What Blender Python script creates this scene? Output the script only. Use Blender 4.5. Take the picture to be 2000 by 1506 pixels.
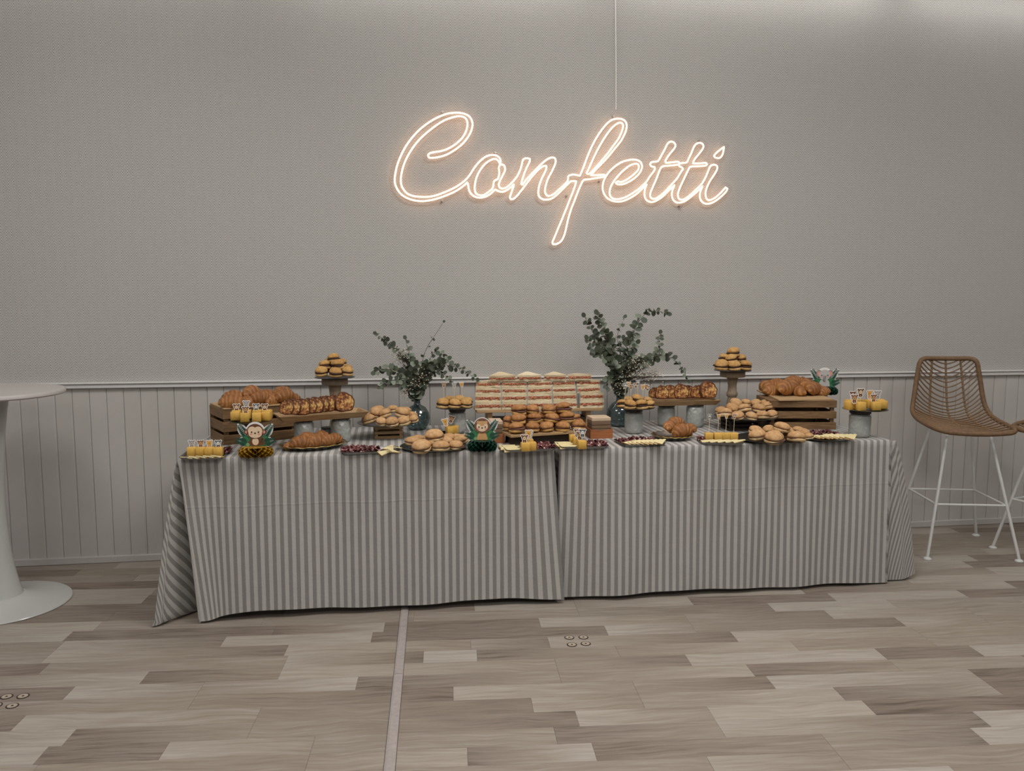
import bpy, math, random
import numpy as np
from mathutils import Matrix, Vector, noise, Euler

for o in list(bpy.data.objects):
    bpy.data.objects.remove(o, do_unlink=True)
SC = bpy.context.scene
COL = SC.collection
random.seed(11)
PI = math.pi

# ------------------------------------------------------------------ camera
F_PX, PITCH, YAW, ROLL, CAM_H, CAM_D = 1612.547, 0.10581, 0.14764, 0.00057, 1.45, 4.69795
FW = Vector((math.sin(YAW) * math.cos(PITCH), math.cos(YAW) * math.cos(PITCH), -math.sin(PITCH)))
_R = Vector((math.cos(YAW), -math.sin(YAW), 0)); _U = _R.cross(FW)
RT = _R * math.cos(ROLL) + _U * math.sin(ROLL)
UP = _U * math.cos(ROLL) - _R * math.sin(ROLL)
CAM_P = Vector((0, -CAM_D, CAM_H))
cam = bpy.data.cameras.new('camera'); cam.sensor_width = 36; cam.lens = F_PX / 2000 * 36
cam_o = bpy.data.objects.new('camera', cam); COL.objects.link(cam_o)
cam_o.matrix_world = Matrix(((RT.x, UP.x, -FW.x, CAM_P.x), (RT.y, UP.y, -FW.y, CAM_P.y), (RT.z, UP.z, -FW.z, CAM_P.z), (0, 0, 0, 1)))
SC.camera = cam_o

# ------------------------------------------------------------------ world, view, lights
w = bpy.data.worlds.new('world'); SC.world = w; w.use_nodes = True
w.node_tree.nodes['Background'].inputs[0].default_value = (0.97, 0.985, 1.0, 1)
w.node_tree.nodes['Background'].inputs[1].default_value = 0.20
SC.view_settings.view_transform = 'Standard'; SC.view_settings.look = 'None'
SC.view_settings.gamma = 1; SC.view_settings.use_curve_mapping = False
SC.view_settings.exposure = 0.15

CEIL = 3.38
def area(name, loc, sx, sy, power, col=(1, .99, .978), rot=(0, 0, 0)):
    l = bpy.data.lights.new(name, 'AREA'); l.shape = 'RECTANGLE'; l.size = sx; l.size_y = sy
    l.energy = power; l.color = col
    o = bpy.data.objects.new(name, l); COL.objects.link(o); o.location = loc; o.rotation_euler = rot
    return o
PANELS = [(-1.6, -2.2, 21), (1.2, -2.2, 38), (4.2, -2.2, 11), (-1.6, -5.2, 12), (1.2, -5.2, 26), (4.2, -5.2, 8)]     # x, y, power
STRIPS = [(-1.5, 1.6), (.3, 2.6), (2.1, 2.4), (3.9, 2.1)]      # wall washing linear lights (centre x, power)
for x, y, pw in PANELS:
    area('panel_light', (x, y, CEIL - 0.045), 1.1, 1.1, pw)
for x, pw in STRIPS:
    area('strip_light', (x, -0.15, CEIL - 0.075), 1.7, 0.05, pw, (1, .985, .97))

# ------------------------------------------------------------------ helpers: pixels of the photograph -> points of the place
def ray(px, py):
    return FW + RT * ((px - 1000) / F_PX) - UP * ((py - 753) / F_PX)
def T(px, py, z):
    d = ray(px, py); return CAM_P + d * ((z - CAM_P.z) / d.z)
def Q(px, py, Y):
    d = ray(px, py); return CAM_P + d * ((Y - CAM_P.y) / d.y)
def mpp(P):
    return (P - CAM_P).dot(FW) / F_PX
ZOOM = {'a': (340, 680, 6.546), 'b': (540, 680, 6.546), 'c': (720, 620, 6.546), 'd': (780, 740, 9.09),
        'e': (910, 710, 6.667), 'f': (1130, 590, 5.792), 'g': (1180, 680, 7.143), 'h': (1380, 670, 5.263),
        's': (740, 190, 4.857), 'q': (1060, 190, 4.858), 'm': (340, 840, 9.09), 'k': (1540, 700, 9.41)}
def Z(k, x, y):
    a, b, s = ZOOM[k]; return a + x / s, b + y / s
ZT = 0.745          # height of the laid cloth

# ------------------------------------------------------------------ mesh building
class MB:
    def __init__(s): s.v = []; s.f = []; s.uv = []; s.val = []
    def add(s, v, f):
        o = len(s.v); s.v += [tuple(q) for q in v]; s.f += [tuple(i + o for i in q) for q in f]; return s
    def box(s, c, size, b=0.0, rot=None):
        hx, hy, hz = [q / 2 for q in size]; b = min(b, hx * .9, hy * .9, hz * .9)
        V = []; idx = {}
        for a in (-1, 1):
            for e in (-1, 1):
                for g in (-1, 1):
                    for k in range(3):
                        idx[(a, e, g, k)] = len(V)
                        d = [b, b, b]; d[k] = 0
                        V.append(Vector((a * (hx - d[0]), e * (hy - d[1]), g * (hz - d[2]))))
        Fc = []
        S = (-1, 1)
        for a in S:
            Fc.append([idx[(a, -1, -1, 0)], idx[(a, 1, -1, 0)], idx[(a, 1, 1, 0)], idx[(a, -1, 1, 0)]][::a])
            Fc.append([idx[(-1, a, -1, 1)], idx[(1, a, -1, 1)], idx[(1, a, 1, 1)], idx[(-1, a, 1, 1)]][::-a])
            Fc.append([idx[(-1, -1, a, 2)], idx[(1, -1, a, 2)], idx[(1, 1, a, 2)], idx[(-1, 1, a, 2)]][::a])
        if b > 0:
            for a in S:
                for e in S:
                    Fc.append([idx[(a, e, -1, 0)], idx[(a, e, -1, 1)], idx[(a, e, 1, 1)], idx[(a, e, 1, 0)]][::a * e])
                    Fc.append([idx[(a, -1, e, 0)], idx[(a, 1, e, 0)], idx[(a, 1, e, 2)], idx[(a, -1, e, 2)]][::a * e])
                    Fc.append([idx[(-1, a, e, 1)], idx[(-1, a, e, 2)], idx[(1, a, e, 2)], idx[(1, a, e, 1)]][::a * e])
                    for g in S:
                        Fc.append([idx[(a, e, g, 0)], idx[(a, e, g, 1)], idx[(a, e, g, 2)]][::a * e * g])
            s_v = V
        else:
            k0 = {}
            V2 = []; mp = []
            for q in V:
                key = tuple(round(x, 6) for x in q)
                if key not in k0: k0[key] = len(V2); V2.append(q)
                mp.append(k0[key])
            Fc = [[mp[i] for i in q] for q in Fc]; s_v = V2
        R = Euler(rot).to_matrix() if rot else Matrix.Identity(3)
        return s.add([R @ q + Vector(c) for q in s_v], Fc)
    def lathe(s, prof, n=24, c=(0, 0, 0), sq=1.0, wob=0, seed=0):
        V = []; Fc = []; rings = []
        for r, z in prof:
            if r < 1e-6:
                rings.append([len(V)]); V.append((c[0], c[1], c[2] + z))
            else:
                st = len(V); rings.append(list(range(st, st + n)))
                for i in range(n):
                    a = 2 * PI * i / n; rr = r
                    if wob: rr = r * (1 + wob * noise.noise(Vector((math.cos(a) * 1.3 + seed, math.sin(a) * 1.3, z * 1.5 + seed))))
                    V.append((c[0] + rr * math.cos(a), c[1] + rr * math.sin(a) * sq, c[2] + z))
        for A, B in zip(rings, rings[1:]):
            if len(A) == 1 and len(B) == 1: continue
            for i in range(n):
                j = (i + 1) % n
                if len(A) == 1: Fc.append((A[0], B[j], B[i]))
                elif len(B) == 1: Fc.append((A[i], A[j], B[0]))
                else: Fc.append((A[i], A[j], B[j], B[i]))
        return s.add(V, Fc)
    def tube(s, pts, r, n=8, closed=False, cap=True):
        pts = [Vector(q) for q in pts]; m = len(pts)
        rr = r if isinstance(r, (list, tuple)) else [r] * m
        V = []; Fc = []; nrm = None
        for i, q in enumerate(pts):
            if closed: t = pts[(i + 1) % m] - pts[i - 1]
            else: t = pts[min(i + 1, m - 1)] - pts[max(i - 1, 0)]
            if t.length < 1e-9: t = Vector((0, 0, 1))
            t.normalize()
            if nrm is None:
                nrm = t.orthogonal().normalized()
            else:
                nrm = nrm - t * nrm.dot(t)
                nrm = nrm.normalized() if nrm.length > 1e-6 else t.orthogonal().normalized()
            bn = t.cross(nrm)
            for k in range(n):
                a = 2 * PI * k / n; V.append(q + (nrm * math.cos(a) + bn * math.sin(a)) * rr[i])
        for i in range(m if closed else m - 1):
            j = (i + 1) % m
            for k in range(n):
                l = (k + 1) % n; Fc.append((i * n + k, i * n + l, j * n + l, j * n + k))
        if cap and not closed:
            Fc.append(tuple(range(n))[::-1]); Fc.append(tuple(range((m - 1) * n, m * n)))
        return s.add(V, Fc)
    def prism(s, poly, y0, y1):          # polygon in x,z extruded along y
        n = len(poly); V = [(x, y0, z) for x, z in poly] + [(x, y1, z) for x, z in poly]
        Fc = [tuple(range(n)), tuple(range(2 * n - 1, n - 1, -1))]
        for i in range(n):
            j = (i + 1) % n; Fc.append((i, i + n, j + n, j))
        return s.add(V, Fc)
    def slab(s, poly, z0, z1):           # polygon in x,y extruded along z
        n = len(poly); V = [(x, y, z0) for x, y in poly] + [(x, y, z1) for x, y in poly]
        Fc = [tuple(range(n))[::-1], tuple(range(n, 2 * n))]
        for i in range(n):
            j = (i + 1) % n; Fc.append((i, j, j + n, i + n))
        return s.add(V, Fc)
    def mesh(s, name, mats, smooth=True, ang=40):
        me = bpy.data.meshes.new(name); me.from_pydata(s.v, [], s.f)
        if not isinstance(mats, (list, tuple)): mats = [mats]
        for m_ in mats: me.materials.append(m_)
        if s.uv:
            lay = me.uv_layers.new(name='flat')
            buf = np.zeros(len(me.loops) * 2, 'f'); li = np.zeros(len(me.loops), 'i'); me.loops.foreach_get('vertex_index', li)
            u = np.array(s.uv, 'f'); buf[0::2] = u[li, 0]; buf[1::2] = u[li, 1]; lay.data.foreach_set('uv', buf)
        if s.val:
            at = me.attributes.new('val', 'FLOAT', 'POINT'); at.data.foreach_set('value', np.array(s.val, 'f'))
        if smooth:
            me.polygons.foreach_set('use_smooth', [True] * len(me.polygons))
            try: me.set_sharp_from_angle(angle=math.radians(ang))
            except Exception: pass
        me.update(); return me

def put(name, me, parent=None, loc=(0, 0, 0), rot=(0, 0, 0), scl=(1, 1, 1), **props):
    o = bpy.data.objects.new(name, me); COL.objects.link(o)
    o.location = loc; o.rotation_euler = rot; o.scale = (scl,) * 3 if isinstance(scl, (int, float)) else scl
    o.parent = parent
    for k, v in props.items(): o[k] = v
    return o
def mk(name, mb, mat, parent=None, loc=(0, 0, 0), rot=(0, 0, 0), scl=(1, 1, 1), smooth=True, ang=40, **props):
    return put(name, mb.mesh(name, mat, smooth, ang), parent, loc, rot, scl, **props)
def thing(name, label, cat, loc=(0, 0, 0), rot=(0, 0, 0), scl=(1, 1, 1), group=None):
    o = put(name, None, None, loc, rot, scl, label=label, category=cat)
    if group: o['group'] = group
    return o
def copy_tree(src, parent=None):
    c = src.copy(); COL.objects.link(c); c.parent = parent
    for ch in src.children: copy_tree(ch, c)
    return c
ORD = ['leftmost', 'second from left', 'third from left', 'fourth from left', 'fifth from left', 'sixth from left', 'seventh from left',
       'eighth from left', 'ninth from left', 'tenth from left']
def ordn(i, n):
    if n == 1: return 'only'
    if n == 2: return ('left', 'right')[i]
    if n == 3: return ('left', 'middle', 'right')[i]
    return 'rightmost' if i == n - 1 else ORD[i]

# ------------------------------------------------------------------ materials
def srgb(r, g, b):
    f = lambda c: (c / 255 / 12.92) if c / 255 <= .04045 else ((c / 255 + .055) / 1.055) ** 2.4
    return (f(r), f(g), f(b), 1)
class NT:
    def __init__(s, name):
        s.m = bpy.data.materials.new(name); s.m.use_nodes = True; s.t = s.m.node_tree
        s.b = s.t.nodes['Principled BSDF']; s.out = s.t.nodes['Material Output']
    def n(s, typ, **kw):
        q = s.t.nodes.new(typ)
        for k, v in kw.items(): setattr(q, k, v)
        return q
    def l(s, a, b): s.t.links.new(a, b)
    def math(s, op, a, b=None, c=None):
        q = s.n('ShaderNodeMath', operation=op)
        for i, v in enumerate((a, b, c)):
            if v is None: continue
            if isinstance(v, (int, float)): q.inputs[i].default_value = v
            else: s.l(v, q.inputs[i])
        return q.outputs[0]
    def mix(s, fac, a, b, typ='MIX'):
        q = s.n('ShaderNodeMix', data_type='RGBA', blend_type=typ)
        for i, v in ((0, fac), (6, a), (7, b)):
            if isinstance(v, (int, float)): q.inputs[i].default_value = v
            elif isinstance(v, tuple): q.inputs[i].default_value = v
            else: s.l(v, q.inputs[i])
        return q.outputs[2]
    def noise(s, scale, detail=3, vec=None, rough=.55, stretch=None):
        q = s.n('ShaderNodeTexNoise'); q.inputs['Scale'].default_value = scale; q.inputs['Detail'].default_value = detail; q.inputs['Roughness'].default_value = rough
        if vec is None: vec = s.n('ShaderNodeTexCoord').outputs['Object']
        if stretch:
            mp = s.n('ShaderNodeMapping'); mp.inputs['Scale'].default_value = stretch; s.l(vec, mp.inputs['Vector']); vec = mp.outputs[0]
        s.l(vec, q.inputs['Vector']); return q.outputs['Fac']
    def ramp(s, fac, stops):
        q = s.n('ShaderNodeValToRGB'); e = q.color_ramp.elements
        while len(e) < len(stops): e.new(.5)
        for k, (p, c) in zip(e, stops): k.position = p; k.color = c
        s.l(fac, q.inputs[0]); return q.outputs[0]
    def bump(s, h, strength=.3, dist=.01):
        q = s.n('ShaderNodeBump'); q.inputs['Strength'].default_value = strength; q.inputs['Distance'].default_value = dist
        s.l(h, q.inputs['Height']); s.l(q.outputs[0], s.b.inputs['Normal'])
    def set(s, col=None, rough=None, metal=None, spec=None):
        for k, v in (('Base Color', col), ('Roughness', rough), ('Metallic', metal), ('Specular IOR Level', spec)):
            if v is None: continue
            if isinstance(v, (int, float, tuple)): s.b.inputs[k].default_value = v
            else: s.l(v, s.b.inputs[k])
        return s.m
def dark(c, k): return (c[0] * k, c[1] * k, c[2] * k, 1)
def plain(name, col, rough=.6, metal=0, var=.12, scale=40, bump=0, spec=.4, rnd=0):
    t = NT(name); n = t.noise(scale)
    c = t.mix(n, dark(col, 1 - var), dark(col, 1 + var))
    if rnd:
        r = t.n('ShaderNodeObjectInfo').outputs['Random']
        c = t.mix(r, c, t.mix(1.0, c, (1 - rnd, 1 - rnd * 1.1, 1 - rnd * 1.3, 1), 'MULTIPLY'))
    if bump: t.bump(n, bump, .004)
    return t.set(c, rough, metal, spec)
def wood(name, c0, c1, scale=14, axis=0, rough=.6, rnd=.15):
    t = NT(name); st = [9, 9, 9]; st[axis] = .8
    ob = t.n('ShaderNodeObjectInfo').outputs['Random']
    tc = t.n('ShaderNodeTexCoord').outputs['Object']
    va = t.n('ShaderNodeVectorMath', operation='ADD'); cb = t.n('ShaderNodeCombineXYZ')
    m7 = t.math('MULTIPLY', ob, 7.3); t.l(m7, cb.inputs[0]); t.l(m7, cb.inputs[1]); t.l(m7, cb.inputs[2])
    t.l(tc, va.inputs[0]); t.l(cb.outputs[0], va.inputs[1])
    n = t.noise(scale, 5, va.outputs[0], .65, tuple(st))
    c = t.ramp(n, [(.28, c0), (.72, c1)])
    c = t.mix(ob, c, t.mix(1.0, c, (1 - rnd, 1 - rnd * 1.05, 1 - rnd * 1.1, 1), 'MULTIPLY'))
    t.bump(n, .15, .004)
    return t.set(c, rough, 0, .35)

# wallpaper: woven herringbone
def wallpaper():
    t = NT('herringbone_wallpaper')
    sp = t.n('ShaderNodeSeparateXYZ'); t.l(t.n('ShaderNodeTexCoord').outputs['Object'], sp.inputs[0])
    tri = t.math('PINGPONG', sp.outputs[0], 0.0255)
    v = t.math('ADD', sp.outputs[2], t.math('MULTIPLY', tri, 2.0))
    n1 = t.noise(260, 2); v = t.math('ADD', v, t.math('MULTIPLY', n1, 0.006))
    s = t.math('SINE', t.math('MULTIPLY', v, 2 * PI / 0.0145))
    s = t.math('MULTIPLY_ADD', s, .5, .5)
    fine = t.noise(700, 1)
    k = t.math('MULTIPLY_ADD', fine, .8, t.math('MULTIPLY', s, .50))
    c = t.ramp(k, [(.25, srgb(101, 98, 95)), (1.0, srgb(226, 223, 218))])
    t.bump(k, .25, .002)
    return t.set(c, .55, 0, .35)
def planks_mat():
    t = NT('printed_oak_strip')
    ob = t.n('ShaderNodeObjectInfo').outputs['Random']; tc = t.n('ShaderNodeTexCoord').outputs['Object']
    at = t.n('ShaderNodeAttribute'); at.attribute_name = 'val'
    cb = t.n('ShaderNodeCombineXYZ'); m7 = t.math('MULTIPLY', ob, 37.0); t.l(m7, cb.inputs[0]); t.l(m7, cb.inputs[1])
    va = t.n('ShaderNodeVectorMath', operation='ADD'); t.l(tc, va.inputs[0]); t.l(cb.outputs[0], va.inputs[1])
    warp = t.noise(2.4, 2, va.outputs[0])
    cb2 = t.n('ShaderNodeCombineXYZ'); t.l(t.math('MULTIPLY', warp, .10), cb2.inputs[1])
    vb = t.n('ShaderNodeVectorMath', operation='ADD'); t.l(va.outputs[0], vb.inputs[0]); t.l(cb2.outputs[0], vb.inputs[1])
    g = t.noise(13, 6, vb.outputs[0], .62, (.28, 4, 1))
    g2 = t.noise(42, 4, vb.outputs[0], .65, (.09, 5, 1))
    f = t.math('MULTIPLY_ADD', g2, .45, t.math('MULTIPLY', g, .55))
    tone = t.math('MULTIPLY_ADD', at.outputs['Fac'], .62, t.math('MULTIPLY_ADD', t.math('SUBTRACT', f, .5), 1.9, .19))
    c = t.ramp(tone, [(.0, srgb(92, 81, 72)), (.22, srgb(126, 114, 104)), (.55, srgb(146, 136, 125)), (1.0, srgb(172, 165, 156))])
    c = t.mix(ob, c, t.mix(1.0, c, (.95, .93, .90, 1), 'MULTIPLY'))
    t.bump(f, .06, .002)
    return t.set(c, .50, 0, .3)
def cloth_mat():
    t = NT('striped_cloth')
    uv = t.n('ShaderNodeUVMap'); uv.uv_map = 'flat'
    sp = t.n('ShaderNodeSeparateXYZ'); t.l(uv.outputs[0], sp.inputs[0])
    u, v = sp.outputs[0], sp.outputs[1]
    n = t.noise(90, 3, uv.outputs[0]); wv = t.noise(34, 4, uv.outputs[0], .6, (3, .5, 1))
    uu = t.math('ADD', u, t.math('MULTIPLY', t.math('SUBTRACT', n, .5), .0022))
    s = t.math('SINE', t.math('MULTIPLY', uu, 2 * PI / 0.0345))
    s = t.math('MULTIPLY_ADD', s, 6, .5); s = t.math('MINIMUM', t.math('MAXIMUM', s, 0), 1)
    slub = t.noise(60, 3, uv.outputs[0], .6, (1, 7, 1))
    d = t.mix(slub, srgb(124, 121, 117), srgb(146, 142, 137)); li = t.mix(wv, srgb(174, 171, 166), srgb(184, 181, 176))
    c = t.mix(s, d, li)
    def crease(x, at):
        return t.math('SUBTRACT', 1, t.math('MINIMUM', t.math('DIVIDE', t.math('ABSOLUTE', t.math('SUBTRACT', x, at)), .006), 1))
    h = None
    wob = t.math('MULTIPLY', t.noise(5, 1, uv.outputs[0]), .01)
    vw = t.math('ADD', v, wob); uw = t.math('ADD', u, wob)
    for x, at in ((vw, -1.155), (uw, .13), (uw, -.50), (uw, 1.84), (uw, 1.36)):
        k = t.math('MULTIPLY', crease(x, at), .5); h = k if h is None else t.math('ADD', h, k)
    hh = t.math('MULTIPLY_ADD', slub, .12, h)
    hh = t.math('ADD', hh, t.math('MULTIPLY', t.noise(9, 5, uv.outputs[0], .6), 3.0))
    t.bump(hh, .45, .003)
    t.b.inputs['Sheen Weight'].default_value = .15
    return t.set(c, .85, 0, .15)
def glass(name, tint, body, clear=.5, gloss=.08, rough=.05, wave=0, wscale=30, fk=.6):
    t = NT(name); N = t.t.nodes
    tr = t.n('ShaderNodeBsdfTransparent'); tr.inputs[0].default_value = tint
    t.b.inputs['Base Color'].default_value = body; t.b.inputs['Roughness'].default_value = .35
    gl = t.n('ShaderNodeBsdfGlossy'); gl.inputs['Roughness'].default_value = rough
    m1 = t.n('ShaderNodeMixShader'); m1.inputs[0].default_value = clear; t.l(t.b.outputs[0], m1.inputs[1]); t.l(tr.outputs[0], m1.inputs[2])
    fr = t.n('ShaderNodeLayerWeight'); fr.inputs[0].default_value = .25
    m2 = t.n('ShaderNodeMixShader'); t.l(t.math('MULTIPLY_ADD', fr.outputs['Fresnel'], fk, gloss), m2.inputs[0])
    t.l(m1.outputs[0], m2.inputs[1]); t.l(gl.outputs[0], m2.inputs[2]); t.l(m2.outputs[0], t.out.inputs[0])
    if wave:
        bp = t.n('ShaderNodeBump'); bp.inputs['Strength'].default_value = wave; bp.inputs['Distance'].default_value = .01
        vo = t.n('ShaderNodeTexVoronoi'); vo.inputs['Scale'].default_value = wscale; t.l(t.n('ShaderNodeTexCoord').outputs['Object'], vo.inputs['Vector'])
        t.l(vo.outputs[0], bp.inputs['Height']); t.l(bp.outputs[0], gl.inputs['Normal']); t.l(bp.outputs[0], t.b.inputs['Normal']); t.l(bp.outputs[0], fr.inputs['Normal'])
    return t.m
def emit(name, col, s):
    t = NT(name); e = t.n('ShaderNodeEmission'); e.inputs[0].default_value = col; e.inputs[1].default_value = s
    t.l(e.outputs[0], t.out.inputs[0]); return t.m

MAT = {}
MAT['paper'] = wallpaper()
MAT['panel'] = plain('painted_board', srgb(194, 190, 185), .5, 0, .05, 9, .05, .4, .05)
MAT['rail'] = plain('white_paint', srgb(216, 214, 212), .4, 0, .04, 20, 0, .5)
MAT['plaster'] = plain('ceiling_plaster', srgb(225, 222, 218), .9, 0, .03, 5)
MAT['plank'] = planks_mat()
MAT['subfloor'] = plain('dark_joint', srgb(112, 102, 93), .8)
MAT['strip'] = plain('worn_strip', srgb(160, 151, 147), .55, 0, .22, 60, .2)
MAT['lampframe'] = plain('lamp_frame', srgb(230, 230, 230), .4)
MAT['diffuser'] = emit('lamp_diffuser', (1, .95, .88, 1), 3.0)

# ------------------------------------------------------------------ the room
RAILZ = 0.9935
wall = mk('wall_back', MB().box((1.2, .06, (CEIL + .975) / 2 + .04), (9.6, .12, CEIL - .975 + .08)).box((1.2, .0675, .4875), (9.6, .105, .975)), MAT['paper'], kind='structure', label='grey herringbone wallpaper wall above white panelling')
GW = 0.08695; G0 = -1.6887
pm = MB(); hw = GW / 2 - .0007; zz0, zz1 = .036, .969
prof = [(-hw, .0), (-hw, -.011), (-hw + .002, -.0135), (hw - .008, -.0135), (hw - .0065, -.0122), (hw - .002, -.0122), (hw, -.010), (hw, .0)]
pv = [(x, y, zz0) for x, y in prof] + [(x, y, zz1) for x, y in prof]; n_ = len(prof)
pm.add(pv, [tuple(range(n_)), tuple(range(n_, 2 * n_))[::-1]] + [(i, i + n_, (i + 1) % n_ + n_, (i + 1) % n_) for i in range(n_)])
pme = pm.mesh('panel', MAT['panel'], True, 30)
for i in range(-11, 74):
    put('panel', pme, wall, (G0 + (i + .5) * GW, .015, 0))
trim = mk('trim_1', MB().box((1.2, -.004, .9775), (9.6, .034, .024), .003).box((1.2, -.008, .9925), (9.6, .046, .008), .003), MAT['rail'], kind='structure', label='white dado rail along the top of the panelling')
base = mk('baseboard_back', MB().box((1.2, -.002, .019), (9.6, .022, .037), .003), MAT['panel'], kind='structure', label='low white skirting strip along the floor')
mk('ceiling', MB().box((1.2, -3.8, CEIL + .05), (9.6, 7.9, .1)), MAT['plaster'], kind='structure', label='plain white ceiling')

floor = mk('floor', MB().box((1.2, -3.6, -.06), (13, 8.2, .1)), MAT['subfloor'], kind='structure', label='grey brown wood strip floor')
ROWS = {-23: [(1.146, 'ML'), (1.57, 'MM')],
 -22: [(-0.113, 'MM'), (0.389, 'LD'), (0.796, 'LD'), (1.57, 'MM'), (2.091, 'DL')],
 -21: [(-0.966, 'LD'), (-0.584, 'DL'), (-0.113, 'MM'), (1.246, 'ML'), (2.17, 'DL')],
 -20: [(-0.926, 'LD'), (-0.337, 'MM'), (0.773, 'DL'), (1.246, 'ML'), (1.821, 'LD')],
 -19: [(-1.142, 'DL'), (-0.336, 'MM'), (0.627, 'DL'), (1.024, 'MM'), (1.763, 'LD'), (2.361, 'MD')],
 -18: [(-0.594, 'MM'), (0.345, 'DL'), (1.024, 'MM'), (1.546, 'DL'), (2.361, 'MD')],
 -17: [(-1.068, 'DL'), (-0.594, 'MM'), (-0.018, 'LD'), (0.754, 'MM'), (1.507, 'LD'), (2.094, 'MM')],
 -16: [(-0.836, 'LD'), (-0.324, 'ML'), (0.754, 'MM'), (1.29, 'DL'), (2.094, 'LD'), (2.503, 'DL')],
 -15: [(-1.257, 'DM'), (-0.324, 'ML'), (0.225, 'DL'), (0.443, 'LD'), (1.022, 'MM'), (1.774, 'LM'), (2.368, 'MM')],
 -14: [(-1.296, 'ML'), (-0.343, 'DL'), (.42, 'MM'), (.75, 'DL'), (1.553, 'DL'), (2.368, 'MM')],
 -13: [(-1.296, 'ML'), (-0.626, 'DL'), (1.016, 'DL'), (1.406, 'MM'), (2.355, 'DL'), (2.749, 'MM')],
 -12: [(-1.308, 'LD'), (0.043, 'LD'), (0.734, 'DL'), (1.406, 'MM'), (2.073, 'DL'), (2.749, 'MM')],
 -11: [(0.926, 'MM'), (1.843, 'DL')],
 -10: [(-0.433, 'DM'), (0.447, 'DL'), (0.926, 'MM'), (1.487, 'LD'), (2.854, 'LD')],
 -9: [(0.931, 'DL'), (1.339, 'MM'), (2.081, 'LD'), (3.177, 'LD')],
 -8: [(-1.136, 'LD'), (1.86, 'DM')], -6: [(3.16, 'LD')], -4: [(-1.637, 'DM')]}
PW, PO, PTH = .1066, .094, -.0735
rnd = random.Random(5)
pl = []
for k in range(-27, 4):
    js = sorted(ROWS.get(k, []))
    a, b = -3.2, 5.4
    pts = [(a, '?', '?')] + [(u, t[0], t[1]) for u, t in js] + [(b, '?', '?')]
    full = [pts[0]]
    for q in pts[1:]:
        while q[0] - full[-1][0] > 1.25:
            x = full[-1][0] + rnd.uniform(.5, .95)
            if q[0] - x < .3: break
            tt = rnd.choice('LMMD'); full.append((x, full[-1][2] if full[-1][2] != '?' else rnd.choice('LMMD'), tt))
        full.append(q)
    for p0, p1 in zip(full, full[1:]):
        tv = {'L': 1.0, 'M': .55, 'D': .08}
        t0 = tv.get(p0[2]); t1 = tv.get(p1[1])
        if t0 is None: t0 = rnd.choice((1.0, .6, .35))
        if t1 is None: t1 = rnd.choice((.9, .5, .2))
        pl.append((k, p0[0], p1[0], t0 + rnd.uniform(-.08, .08), t1 + rnd.uniform(-.08, .08)))
U_ = Vector((math.cos(PTH), math.sin(PTH), 0)); V_ = Vector((-math.sin(PTH), math.cos(PTH), 0))
def plank_dist(q):
    c = U_ * ((q[1] + q[2]) / 2) + V_ * (PO + (q[0] + .5) * PW)
    d = c - CAM_P; z = d.dot(FW)
    if z < .5: return 1e9
    x, y = 1000 + F_PX * d.dot(RT) / z, 753 - F_PX * d.dot(UP) / z
    off = max(0, -x, x - 2000) + max(0, y - 1506)
    hid = 800 if (c.y > -.9 and -.85 < c.x < 2.45) else 0
    return z * 100 + off * 3 + hid
pl = [q for q in pl if (PO + q[0] * PW) < .25]
pl.sort(key=plank_dist)
FRZ = Matrix.Rotation(PTH, 4, 'Z')
rest = MB()
for i, (k, u0, u1, t0, t1) in enumerate(pl):
    c = U_ * ((u0 + u1) / 2) + V_ * (PO + (k + .5) * PW)
    m = MB().box((0, 0, -.004), (u1 - u0 - .0006, PW - .0005, .008), .0004); m.val = [t0 if v[0] < 0 else t1 for v in m.v]
    if i < 300:
        put('plank', m.mesh('plank', MAT['plank'], False), floor, (c.x, c.y, 0), (0, 0, PTH))
    else:
        rest.add([FRZ @ Vector(v) + Vector((c.x, c.y, 0)) for v in m.v], m.f); rest.val += m.val
if rest.v: mk('plank_field', rest, MAT['plank'], floor, smooth=False, kind='stuff')

# flat cover strip lying across the floor
a0, a1 = Vector((.058, -.84, 0)), Vector((-.030, -2.45, 0)); dv = (a1 - a0).normalized(); ln = (a1 - a0).length
MAT['edge'] = plain('gap_shadow', srgb(60, 53, 48), .8)  # gap tone with the cover strip's edge shadow put into the colour
ts = put('trim_2', None, None, a0, (0, 0, math.atan2(dv.y, dv.x)), kind='structure', label='pale worn metal cover strip across the floor boards')
x = 0
for seg in (.31, .46, .86):
    mk('strip_length', MB().prism([(-.0175, 0), (-.0175, .002), (-.010, .005), (.010, .005), (.0175, .002), (.0175, 0)], .0012, seg - .0012), MAT['strip'], ts, (x, 0, 0), (0, 0, -PI / 2), smooth=False)
    for sy in (-1, 1): mk('strip_gap_shadow', MB().box((seg / 2, sy * .0182, .0008), (seg, .0016, .0016)), MAT['edge'], ts, (x, 0, 0), smooth=False)  # thin dark lines painted as gap and shadow along both strip edges
    x += seg
# round screw caps in the floor
MAT['caprim'] = plain('cap_rim', srgb(52, 44, 38), .5); MAT['capface'] = plain('cap_face', srgb(168, 154, 138), .5, 0, .1, 80)
for px, py in ((1112, 1245.5), (1139.5, 1245), (1117, 1259.5), (1144, 1257.5), (13, 1361), (45, 1360), (24, 1379), (-8, 1378)):
    c = T(px, py, 0)
    f_ = mk('screw_cap', MB().lathe([(.0215, .0), (.0215, .0012), (.0195, .0014), (0, .0014)], 24), MAT['caprim'], floor, c)
    mk('cap_face', MB().lathe([(.0168, 0), (.0168, .0018), (.005, .0018), (.0045, .0016), (0, .0016)], 24), MAT['capface'], f_)
    mk('screw', MB().lathe([(.0045, .0), (.0045, .0022), (0, .0024)], 10), MAT['caprim'], f_)

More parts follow.
